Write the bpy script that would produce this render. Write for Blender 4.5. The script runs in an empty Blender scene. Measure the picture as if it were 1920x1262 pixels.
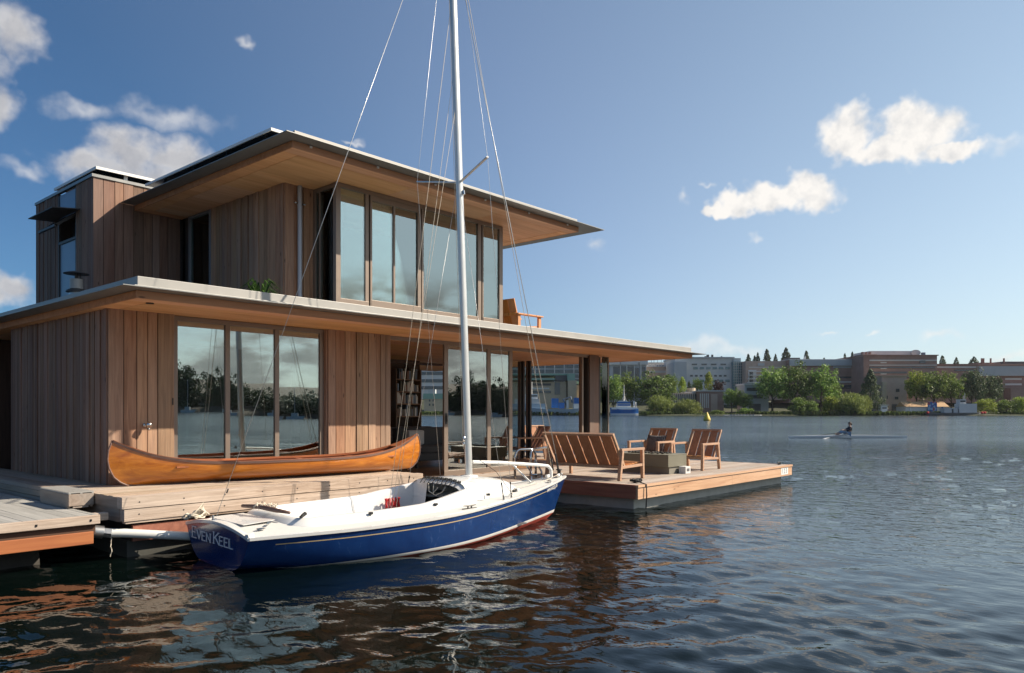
import bpy, math, random
import numpy as np
from mathutils import Vector, Matrix
random.seed(7)
SC = bpy.context.scene
COL = SC.collection
rad = math.radians
# ------------------------------------------------------------------ frame of reference
FPX, CXP, HYP = 1437.0, 960.0, 772.0
TH = rad(41.24)
FW = Vector((math.cos(TH), math.sin(TH), 0)); RT = Vector((math.sin(TH), -math.cos(TH), 0)); UPV = Vector((0, 0, 1))
CAM = Vector((-4.288, -11.15, 1.75))
SUN = Vector((0.98, -0.88, 1.0)).normalized()
def ray(p): return FW + RT*((p[0]-CXP)/FPX) + UPV*((HYP-p[1])/FPX)
def on(p, u=None, v=None, z=None):          # point of a measured sight line on a plane of the house
    d = ray(p)
    t = (u-CAM.x)/d.x if u is not None else (v-CAM.y)/d.y if v is not None else (z-CAM.z)/d.z
    return CAM + d*t
def bgx(px, D): return (px-CXP)/FPX*D
def bgz(py, D): return CAM.z + (HYP-py)/FPX*D
def bgp(x, d, z=0.0):                        # far shore: x along it, d away from the house
    return Vector((CAM.x, CAM.y, 0)) + RT*x + FW*d + UPV*z
# ------------------------------------------------------------------ mesh helper
class MB:
    def __init__(s, xf=None): s.v, s.f, s.m, s.xf = [], [], [], xf
    def add(s, vs, fs, m=0):
        o = len(s.v); s.v += [tuple(a) for a in vs]
        s.f += [tuple(o+i for i in f) for f in fs]; s.m += [m]*len(fs); return s
    def box(s, x0, x1, y0, y1, z0, z1, m=0):
        if x0 > x1: x0, x1 = x1, x0
        if y0 > y1: y0, y1 = y1, y0
        if z0 > z1: z0, z1 = z1, z0
        return s.add([(x0,y0,z0),(x1,y0,z0),(x1,y1,z0),(x0,y1,z0),(x0,y0,z1),(x1,y0,z1),(x1,y1,z1),(x0,y1,z1)],
              [(0,3,2,1),(4,5,6,7),(0,1,5,4),(1,2,6,5),(2,3,7,6),(3,0,4,7)], m)
    def bar(s, p, q, w, h, up=(0,0,1), m=0):
        p, q = Vector(p), Vector(q); d = (q-p).normalized(); up = Vector(up)
        a = d.cross(up)
        if a.length < 1e-4: a = d.cross(Vector((1,0,0)))
        a.normalize(); b = a.cross(d); a *= w/2; b *= h/2
        return s.add([p-a-b,p+a-b,p+a+b,p-a+b,q-a-b,q+a-b,q+a+b,q-a+b],
              [(0,1,2,3),(7,6,5,4),(4,5,1,0),(5,6,2,1),(6,7,3,2),(7,4,0,3)], m)
    def rings(s, rs, close=True, caps=True, m=0):
        n = len(rs[0]); vs = [p for r in rs for p in r]; fs = []
        for i in range(len(rs)-1):
            for j in range(n if close else n-1):
                k = (j+1) % n
                fs.append((i*n+j, i*n+k, (i+1)*n+k, (i+1)*n+j))
        if caps and close:
            fs.append(tuple(range(n-1,-1,-1))); fs.append(tuple((len(rs)-1)*n+j for j in range(n)))
        return s.add(vs, fs, m)
    def tube(s, pts, r, n=8, m=0):
        pts = [Vector(p) for p in pts]; rs = r if isinstance(r, (list, tuple)) else [r]*len(pts); out = []; a = None
        for i, p in enumerate(pts):
            d = (pts[min(i+1,len(pts)-1)]-pts[max(i-1,0)]).normalized()
            if a is None:
                a = d.cross(Vector((0,0,1)))
                if a.length < 1e-3: a = d.cross(Vector((1,0,0)))
            a = (a - d*a.dot(d)).normalized(); b = d.cross(a)
            out.append([p+(a*math.cos(2*math.pi*j/n)+b*math.sin(2*math.pi*j/n))*rs[i] for j in range(n)])
        return s.rings(out, True, True, m)
    def lathe(s, c, prof, n=16, m=0):
        c = Vector(c)
        return s.rings([[c+Vector((r*math.cos(2*math.pi*j/n), r*math.sin(2*math.pi*j/n), z)) for j in range(n)] for r, z in prof], True, True, m)
    def ball(s, c, rx, ry, rz, n=10, k=6, m=0):
        c = Vector(c); rs = []
        for i in range(k+1):
            t = math.pi*(i/k-.5); q = max(math.cos(t), .02)
            rs.append([c+Vector((rx*q*math.cos(2*math.pi*j/n), ry*q*math.sin(2*math.pi*j/n), rz*math.sin(t))) for j in range(n)])
        return s.rings(rs, True, True, m)
    def prism(s, poly, ext, m=0):
        poly = [Vector(p) for p in poly]; ext = Vector(ext)
        return s.rings([poly, [p+ext for p in poly]], True, True, m)
    def build(s, name, mats, parent=None, smooth=False, bev=0.0, local=False, kind=None):
        vs = [s.xf(*p) for p in s.v] if s.xf else s.v
        if parent is not None and not local:
            o = ORG.get(parent.name, Vector((0,0,0))); vs = [tuple(Vector(p)-o) for p in vs]
        me = bpy.data.meshes.new(name); me.from_pydata([tuple(p) for p in vs], [], s.f); me.validate(); me.update()
        for mt in (mats if isinstance(mats, (list, tuple)) else [mats]): me.materials.append(mt)
        if len(s.m) == len(me.polygons): me.polygons.foreach_set('material_index', s.m)
        import bmesh
        bm = bmesh.new(); bm.from_mesh(me); bmesh.ops.recalc_face_normals(bm, faces=bm.faces); bm.to_mesh(me); bm.free()
        if smooth:
            me.polygons.foreach_set('use_smooth', [True]*len(me.polygons))
        ob = bpy.data.objects.new(name, me); COL.objects.link(ob)
        if smooth == 'auto':
            md = ob.modifiers.new('es', 'EDGE_SPLIT'); md.split_angle = rad(40)
        if bev:
            md = ob.modifiers.new('bev', 'BEVEL'); md.width = bev; md.segments = 2; md.limit_method = 'ANGLE'
        if parent is not None:
            ob.parent = parent; ORG[ob.name] = ORG.get(parent.name, Vector((0,0,0)))
        if kind: ob['kind'] = kind
        return ob
ORG = {}
def text_mesh(name, body, size, extrude, mat, offset=0.0, space=1.0):
    t = bpy.data.curves.new(name, 'FONT'); t.body = body; t.size = size; t.extrude = extrude; t.offset = offset; t.space_character = space
    o = bpy.data.objects.new(name, t); COL.objects.link(o); bpy.context.view_layer.update()
    me = bpy.data.meshes.new_from_object(o.evaluated_get(bpy.context.evaluated_depsgraph_get())); bpy.data.objects.remove(o); me.materials.clear(); me.materials.append(mat)
    o = bpy.data.objects.new(name, me); COL.objects.link(o); return o
def tag(o, label=None, cat=None, group=None, kind=None):
    if label: o['label'] = label
    if cat: o['category'] = cat
    if group: o['group'] = group
    if kind: o['kind'] = kind
    return o
def thing(name, label, cat, loc=(0,0,0), rz=0, group=None):
    o = bpy.data.objects.new(name, None); COL.objects.link(o); o.location = loc; o.rotation_euler = (0,0,rz); o.empty_display_size = .2
    ORG[o.name] = Vector(loc); return tag(o, label, cat, group)
def copy_tree(o, parent=None):
    c = o.copy(); COL.objects.link(c)
    if parent is not None: c.parent = parent
    for ch in list(o.children): copy_tree(ch, c)
    return c
def dup(o, loc, rz, label, scale=None, group=None):
    c = copy_tree(o); c.location = loc; c.rotation_euler = (0,0,rz); c['label'] = label
    if scale: c.scale = scale
    if group: c['group'] = group
    return c
# ------------------------------------------------------------------ materials
def nd(nt, t, ins=None, **pr):
    n = nt.nodes.new('ShaderNode'+t)
    for k, v in pr.items(): setattr(n, k, v)
    for k, v in (ins or {}).items():
        s = n.inputs[k]
        if isinstance(v, bpy.types.NodeSocket): nt.links.new(v, s)
        else:
            if s.type == 'RGBA' and len(v) == 3: v = (*v, 1)
            s.default_value = v
    return n
def mth(nt, op, a, b=0.0, c=None, clamp=False):
    i = {0: a, 1: b}
    if c is not None: i[2] = c
    return nd(nt, 'Math', i, operation=op, use_clamp=clamp).outputs[0]
def ramp(nt, fac, stops, interp='LINEAR'):
    n = nd(nt, 'ValToRGB', {0: fac}); cr = n.color_ramp; cr.interpolation = interp
    while len(cr.elements) < len(stops): cr.elements.new(.5)
    for e, (p, c) in zip(cr.elements, stops):
        e.position = p; e.color = (*c, 1) if len(c) == 3 else c
    return n.outputs[0]
def mixc(nt, fac, a, b, mode='MIX'):
    n = nd(nt, 'Mix', data_type='RGBA', blend_type=mode)
    for s, v in ((n.inputs[0], fac), (n.inputs[6], a), (n.inputs[7], b)):
        if isinstance(v, bpy.types.NodeSocket): nt.links.new(v, s)
        else: s.default_value = (*v, 1) if isinstance(v, tuple) and len(v) == 3 else v
    return n.outputs[2]
def newmat(name):
    m = bpy.data.materials.new(name); m.use_nodes = True; nt = m.node_tree
    return m, nt, nt.nodes['Principled BSDF'], nt.nodes['Material Output']
def wood(name, dark, light, axis='z', rough=.75, grey=None, greyamt=.0, scale=1.0, var=.35, coat=0.0, knots=True, bump=.25):
    m, nt, b, out = newmat(name)
    tc = nd(nt, 'TexCoord'); geo = nd(nt, 'NewGeometry'); isl = geo.outputs['Random Per Island']
    off = nd(nt, 'Combine'+'XYZ', {0: mth(nt,'MULTIPLY',isl,37.), 1: mth(nt,'MULTIPLY',isl,91.), 2: mth(nt,'MULTIPLY',isl,53.)})
    st = {'x': (1.2, 22, 22), 'y': (22, 1.2, 22), 'z': (22, 22, 1.2)}[axis]
    mp = nd(nt, 'Mapping', {'Vector': tc.outputs['Object'], 'Scale': tuple(k*scale for k in st), 'Location': off.outputs[0]})
    n1 = nd(nt, 'TexNoise', {'Vector': mp.outputs[0], 'Scale': 1.0, 'Detail': 6., 'Roughness': .62, 'Distortion': .8})
    c = ramp(nt, n1.outputs[0], [(.28, dark), (.72, light)])
    mp2 = nd(nt, 'Mapping', {'Vector': tc.outputs['Object'], 'Scale': tuple((.35 if k < 5 else 2.2) for k in st), 'Location': off.outputs[0]})
    n2 = nd(nt, 'TexNoise', {'Vector': mp2.outputs[0], 'Scale': 1.0, 'Detail': 4., 'Roughness': .6})
    if grey:
        gf = mth(nt, 'MULTIPLY', ramp(nt, n2.outputs[0], [(.35, (0,0,0)), (.65, (1,1,1))]), greyamt)
        c = mixc(nt, gf, c, grey)
    if knots:
        mp3 = nd(nt, 'Mapping', {'Vector': tc.outputs['Object'], 'Scale': tuple((1.8 if k < 5 else 6.) for k in st), 'Location': off.outputs[0]})
        vo = nd(nt, 'TexVoronoi', {'Vector': mp3.outputs[0], 'Scale': 1.0})
        kf = ramp(nt, vo.outputs['Distance'], [(.045, (.8,.8,.8)), (.10, (0,0,0))])
        c = mixc(nt, kf, c, tuple(k*.35 for k in dark))
    v = mth(nt, 'ADD', 1.0, mth(nt, 'MULTIPLY', mth(nt, 'SUBTRACT', isl, .5), var*2))
    v2 = mth(nt, 'ADD', v, mth(nt, 'MULTIPLY', mth(nt, 'SUBTRACT', n2.outputs[0], .5), .5))
    hs = nd(nt, 'HueSaturation', {'Color': c, 'Value': v2, 'Saturation': mth(nt,'ADD', .9, mth(nt,'MULTIPLY', mth(nt,'FRACT',mth(nt,'MULTIPLY',isl,7.3)), .2)), 'Hue': mth(nt,'ADD', .492, mth(nt,'MULTIPLY', mth(nt,'FRACT',mth(nt,'MULTIPLY',isl,3.7)), .016))})
    nt.links.new(hs.outputs[0], b.inputs['Base Color'])
    b.inputs['Roughness'].default_value = rough
    if coat: b.inputs['Coat Weight'].default_value = coat; b.inputs['Coat Roughness'].default_value = .08
    bp = nd(nt, 'Bump', {'Height': n1.outputs[0], 'Strength': bump, 'Distance': .01})
    nt.links.new(bp.outputs[0], b.inputs['Normal'])
    return m
def plain(name, col, rough=.5, metal=0.0, noise=.15, scale=8., bump=0.0, coat=0.0, streak=False, spec=None):
    m, nt, b, out = newmat(name)
    tc = nd(nt, 'TexCoord')
    mp = nd(nt, 'Mapping', {'Vector': tc.outputs['Object'], 'Scale': (1,1,.15) if streak else (1,1,1)})
    n = nd(nt, 'TexNoise', {'Vector': mp.outputs[0], 'Scale': scale, 'Detail': 7., 'Roughness': .6})
    v = mth(nt, 'ADD', 1-noise, mth(nt, 'MULTIPLY', n.outputs[0], 2*noise))
    hs = nd(nt, 'HueSaturation', {'Color': (*col, 1), 'Value': v})
    nt.links.new(hs.outputs[0], b.inputs['Base Color'])
    b.inputs['Metallic'].default_value = metal
    rr = mth(nt, 'ADD', rough, mth(nt, 'MULTIPLY', mth(nt,'SUBTRACT', n.outputs[0], .5), .25), clamp=True)
    nt.links.new(rr, b.inputs['Roughness'])
    if coat: b.inputs['Coat Weight'].default_value = coat; b.inputs['Coat Roughness'].default_value = .05
    if spec is not None: b.inputs['Specular IOR Level'].default_value = spec
    if bump:
        bp = nd(nt, 'Bump', {'Height': n.outputs[0], 'Strength': bump, 'Distance': .01}); nt.links.new(bp.outputs[0], b.inputs['Normal'])
    return m
def glassmat(name, base=.3, tint=(.75,.85,.84), refl=(.86,.93,.93)):
    m, nt, b, out = newmat(name); nt.nodes.remove(b)
    fr = nd(nt, 'Fresnel', {'IOR': 1.5})
    fac = mth(nt, 'ADD', mth(nt, 'MULTIPLY', fr.outputs[0], 1-base), base, clamp=True)
    tc = nd(nt, 'TexCoord'); nz = nd(nt, 'TexNoise', {'Vector': tc.outputs['Object'], 'Scale': .9, 'Detail': 1.})
    bp = nd(nt, 'Bump', {'Height': nz.outputs[0], 'Strength': .02, 'Distance': .05})
    oi = nd(nt, 'ObjectInfo').outputs['Random']
    off = nd(nt, 'CombineXYZ', {0: mth(nt, 'MULTIPLY', mth(nt, 'SUBTRACT', oi, .5), .014), 1: 0., 2: mth(nt, 'MULTIPLY', mth(nt, 'SUBTRACT', mth(nt, 'FRACT', mth(nt, 'MULTIPLY', oi, 17.)), .5), .010)})
    nv = nd(nt, 'VectorMath', {0: nd(nt, 'VectorMath', {0: bp.outputs[0], 1: off.outputs[0]}, operation='ADD').outputs[0]}, operation='NORMALIZE').outputs[0]
    t = nd(nt, 'BsdfTransparent', {'Color': tint}); g = nd(nt, 'BsdfGlossy', {'Color': refl, 'Roughness': 0.0, 'Normal': nv})
    mx = nd(nt, 'MixShader', {0: fac, 1: t.outputs[0], 2: g.outputs[0]}); nt.links.new(mx.outputs[0], out.inputs[0])
    return m
def leafmat(name, dark, light, trans=.35):
    m, nt, b, out = newmat(name)
    geo = nd(nt, 'NewGeometry'); oi = nd(nt, 'ObjectInfo')
    c = ramp(nt, geo.outputs['Random Per Island'], [(0, dark), (1, light)])
    hs = nd(nt, 'HueSaturation', {'Color': c, 'Value': mth(nt,'ADD', .8, mth(nt,'MULTIPLY', oi.outputs['Random'], .4)), 'Hue': mth(nt,'ADD', .49, mth(nt,'MULTIPLY', oi.outputs['Random'], .02))})
    nt.links.new(hs.outputs[0], b.inputs['Base Color']); b.inputs['Roughness'].default_value = .55
    b.inputs['Specular IOR Level'].default_value = .3
    t = nd(nt, 'BsdfTranslucent', {'Color': hs.outputs[0]})
    mx = nd(nt, 'MixShader', {0: trans, 1: b.outputs[0], 2: t.outputs[0]}); nt.links.new(mx.outputs[0], out.inputs[0])
    return m
M = {}
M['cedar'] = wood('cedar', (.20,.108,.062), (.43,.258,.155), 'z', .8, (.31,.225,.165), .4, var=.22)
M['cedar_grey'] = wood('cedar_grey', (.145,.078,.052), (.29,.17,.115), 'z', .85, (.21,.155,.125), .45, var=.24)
M['ply'] = wood('soffit_ply', (.58,.28,.125), (.76,.44,.235), 'x', .6, scale=.28, var=.08, knots=False, bump=.08)
M['fascia'] = wood('fascia_wood', (.36,.165,.075), (.52,.275,.135), 'x', .7, scale=.4, var=.08)
M['deck'] = wood('deck_boards', (.27,.195,.145), (.47,.37,.29), 'x', .85, (.36,.33,.30), .7, var=.14, knots=False)
M['timber'] = wood('weathered_timber', (.25,.165,.105), (.62,.49,.37), 'x', .85, (.46,.40,.34), .6, scale=1.5, var=.10, bump=.5)
M['timber_y'] = wood('weathered_timber_end', (.21,.15,.105), (.40,.31,.235), 'y', .85, (.30,.28,.25), .65, scale=.7, var=.10)
M['edge'] = wood('deck_fascia', (.47,.25,.12), (.70,.45,.25), 'x', .45, (.5,.33,.22), .4, scale=.6, var=.1)
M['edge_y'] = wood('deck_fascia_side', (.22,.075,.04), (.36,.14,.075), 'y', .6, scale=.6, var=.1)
M['fir'] = wood('orange_fir_beam', (.30,.085,.010), (.46,.165,.026), 'x', .65, scale=.5, var=.1)
M['dockplank'] = wood('grey_dock_planks', (.25,.245,.225), (.40,.39,.365), 'y', .85, var=.06, knots=False, scale=.6)
M['dark_beam'] = wood('dark_beam', (.05,.025,.012), (.11,.055,.028), 'x', .8, var=.1)
M['metal'] = plain('zinc_flange', (.25,.25,.24), .45, .6, .18, 3., streak=False)
M['parapet'] = plain('pale_parapet', (.33,.32,.30), .5, .15, .16, 2.5)
M['roofing'] = plain('roofing', (.30,.30,.29), .9, 0, .2, 4.)
M['frame'] = plain('bronze_frame', (.225,.175,.14), .45, .35, .06, 5.)
M['frame_dk'] = plain('dark_frame', (.045,.038,.034), .5, .2, .1, 5.)
M['glass'] = glassmat('window_glass', .34)
M['glass_up'] = glassmat('upper_glass', .30, (.8,.87,.85), (.84,.95,.93))
M['glass_clear'] = glassmat('clear_glass', .02, (.9,.95,.93))
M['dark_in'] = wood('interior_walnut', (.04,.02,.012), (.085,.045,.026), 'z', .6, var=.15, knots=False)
M['post'] = wood('post_brown', (.10,.062,.042), (.17,.11,.078), 'z', .6, var=.15, knots=False)
M['floor_in'] = wood('interior_floor', (.22,.115,.06), (.34,.19,.10), 'x', .5, var=.12, knots=False)
M['ceil_in'] = M['ply']
M['concrete'] = plain('float_concrete', (.40,.40,.36), .85, 0, .3, 5., .3)
M['concrete_dk'] = plain('float_shaded', (.055,.055,.047), .6, 0, .3, 6., .2)  # darker copy of the float concrete, shade below the platform put into its colour
M['alu'] = plain('mast_aluminium', (.62,.62,.60), .32, .55, .06, 4.)
M['steel'] = plain('stainless', (.62,.61,.59), .16, 1., .08, 6.)
M['galv'] = plain('galvanised_flue', (.42,.42,.41), .38, .9, .12, 8.)
M['wire'] = plain('rigging_wire', (.55,.54,.52), .35, .7, .05, 5.)
M['rope'] = plain('rope_cream', (.62,.55,.44), .9, 0, .2, 60.)
M['rope_dk'] = plain('rope_dark', (.02,.02,.022), .85, 0, .2, 60.)
M['rope_red'] = plain('rope_red', (.55,.03,.03), .8, 0, .3, 70.)
M['gel'] = plain('white_gelcoat', (.70,.695,.675), .28, 0, .05, 2.5, coat=.3)
M['nonskid'] = plain('nonskid_deck', (.57,.56,.53), .75, 0, .08, 30., .05)
M['gold'] = plain('gold_stripe', (.62,.46,.22), .4, .2, .05)
M['red'] = plain('red_bottom', (.30,.035,.02), .6, 0, .25, 5.)
M['boot'] = plain('boot_stripe', (.70,.68,.64), .4, 0, .14, 5.)
M['black'] = plain('black_fitting', (.018,.018,.018), .45, 0, .2, 10.)
M['white'] = plain('white_paint', (.78,.77,.74), .5, 0, .05, 4.)
M['pvc'] = plain('white_pvc', (.68,.68,.64), .4, 0, .12, 4.)
M['letter'] = plain('silver_letter', (.80,.80,.78), .4, 0, .03)
M['sailbag'] = plain('navy_sailbag', (.02,.03,.10), .8, 0, .35, 12., .4)
M['teak'] = wood('teak', (.34,.14,.052), (.52,.25,.105), 'z', .55, var=.12, knots=False)
M['teak_x'] = wood('teak_rail', (.36,.205,.115), (.55,.35,.21), 'x', .6, var=.1, knots=False)
M['orange'] = wood('cedar_chair', (.50,.20,.055), (.66,.31,.10), 'z', .55, var=.12, knots=True)
M['olive'] = plain('firepit_olive', (.155,.145,.105), .6, 0, .1, 4.)
M['rock'] = plain('lava_rock', (.04,.035,.03), .9, 0, .5, 20., .5)
M['pillow'] = plain('pillow_fabric', (.10,.095,.09), .95, 0, .6, 45., .3)
M['sofa'] = plain('grey_sofa', (.075,.075,.075), .95, 0, .15, 20.)
M['cush'] = plain('white_cushion', (.55,.55,.53), .95, 0, .1, 20.)
M['solar'] = plain('solar_cells', (.012,.014,.025), .15, .2, .2, 3.)
M['panelblue'] = plain('blue_grey_panel', (.15,.19,.25), .35, .3, .1, 3.)
M['yellow'] = plain('yellow_buoy', (.66,.46,.05), .45, 0, .18, 2.)
M['skin'] = plain('skin', (.45,.26,.18), .55, 0, .08)
M['jacket'] = plain('dark_jacket', (.02,.02,.03), .8, 0, .2)
M['tights'] = plain('blue_tights', (.18,.28,.42), .8, 0, .1)
M['hair'] = plain('brown_hair', (.05,.032,.02), .7, 0, .3)
M['hullwhite'] = plain('shell_white', (.85,.86,.85), .55, 0, .05)
def canoe_mat():
    m = wood('varnished_canoe', (.30,.085,.012), (.60,.235,.038), 'x', .32, scale=.55, var=.05, coat=.7, knots=False, bump=.05)
    return m
M['canoe'] = canoe_mat()
M['canoe_in'] = wood('canoe_inside', (.24,.07,.02), (.42,.15,.04), 'x', .45, scale=.6, var=.1, knots=False, bump=.05)
M['canoe_rail'] = wood('canoe_rail', (.10,.055,.04), (.19,.11,.08), 'x', .5, scale=.8, var=.1, knots=False)
def blue_hull():
    m, nt, b, out = newmat('blue_hull')
    tc = nd(nt, 'TexCoord')
    n = nd(nt, 'TexNoise', {'Vector': tc.outputs['Object'], 'Scale': 2.2, 'Detail': 6., 'Roughness': .65, 'Distortion': .6})
    c = ramp(nt, n.outputs[0], [(.3, (.004,.022,.105)), (.75, (.008,.043,.165))])
    w = nd(nt, 'TexWave', {'Vector': tc.outputs['Object'], 'Scale': 2.6, 'Distortion': 9., 'Detail': 3., 'Detail Scale': 1.6})
    sc = mth(nt, 'MULTIPLY', ramp(nt, w.outputs[0], [(.93, (0,0,0)), (1., (1,1,1))]), ramp(nt, n.outputs[0], [(.55, (0,0,0)), (.72, (.32,.32,.32))]))
    c = mixc(nt, sc, c, (.16,.25,.42))
    nt.links.new(c, b.inputs['Base Color']); b.inputs['Roughness'].default_value = .22
    b.inputs['Coat Weight'].default_value = .5; b.inputs['Coat Roughness'].default_value = .06
    return m
M['blue'] = blue_hull()
def brickmat(name, c1, c2, mort, sx):
    m, nt, b, out = newmat(name)
    tc = nd(nt, 'TexCoord'); n = nd(nt, 'TexNoise', {'Vector': tc.outputs['Object'], 'Scale': .35, 'Detail': 8., 'Roughness': .7})
    c = ramp(nt, n.outputs[0], [(.3, c1), (.7, c2)])
    nt.links.new(c, b.inputs['Base Color']); b.inputs['Roughness'].default_value = .85
    return m
M['brick'] = brickmat('brick', (.27,.165,.135), (.37,.235,.195), (.4,.4,.4), 1)
M['brick_lt'] = brickmat('brick_light', (.42,.31,.25), (.54,.41,.34), (.4,.4,.4), 1)
M['conc_lt'] = plain('pale_concrete', (.62,.61,.59), .85, 0, .12, .4)
M['conc_gr'] = plain('grey_concrete', (.45,.465,.475), .85, 0, .12, .4)
M['stone'] = plain('tan_stone', (.50,.41,.29), .85, 0, .18, .6)
M['copper'] = plain('green_copper', (.22,.36,.29), .6, 0, .12, .5)
M['winband'] = plain('far_window', (.06,.075,.09), .12, .1, .3, .7, spec=.8)
M['winteal'] = plain('far_teal_glass', (.12,.21,.235), .12, .1, .3, .5, spec=.8)
M['bandw'] = plain('white_band', (.62,.60,.56), .7, 0, .08, .5)
M['tan_roof'] = plain('tan_roof', (.46,.29,.15), .8, 0, .1, .6)
M['roof_dk'] = plain('dark_roof', (.10,.10,.105), .8, 0, .1, .6)
M['ship_blue'] = plain('ship_blue', (.02,.14,.42), .5, 0, .12, .5)
M['ship_pale'] = plain('ship_paleblue', (.34,.43,.50), .6, 0, .1, .4)
M['ship_grey'] = plain('barge_grey', (.17,.18,.18), .7, 0, .15, .4)
M['trunk'] = plain('bark', (.065,.045,.03), .9, 0, .3, 6., .3)
M['lf_green'] = leafmat('leaf_green', (.075,.135,.028), (.26,.36,.075))
M['lf_dark'] = leafmat('leaf_dark', (.05,.09,.022), (.175,.25,.058), .35)
M['lf_lime'] = leafmat('leaf_lime', (.14,.21,.028), (.38,.44,.07), .4)
M['lf_olive'] = leafmat('leaf_willow', (.11,.15,.035), (.29,.34,.09), .4)
M['lf_con'] = leafmat('leaf_conifer', (.045,.07,.035), (.13,.16,.07), .25)
M['lf_red'] = leafmat('leaf_purple', (.035,.016,.016), (.09,.04,.035), .2)
M['lf_plant'] = leafmat('leaf_plant', (.02,.06,.01), (.07,.16,.03), .3)
def groundmat():
    m, nt, b, out = newmat('shore_ground')
    tc = nd(nt, 'TexCoord'); n = nd(nt, 'TexNoise', {'Vector': tc.outputs['Object'], 'Scale': .06, 'Detail': 8., 'Roughness': .7})
    c = ramp(nt, n.outputs[0], [(.40, (.03,.034,.014)), (.6, (.05,.058,.02)), (.75, (.15,.19,.05))])
    nt.links.new(c, b.inputs['Base Color']); b.inputs['Roughness'].default_value = .95
    return m
M['ground'] = groundmat()
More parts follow.
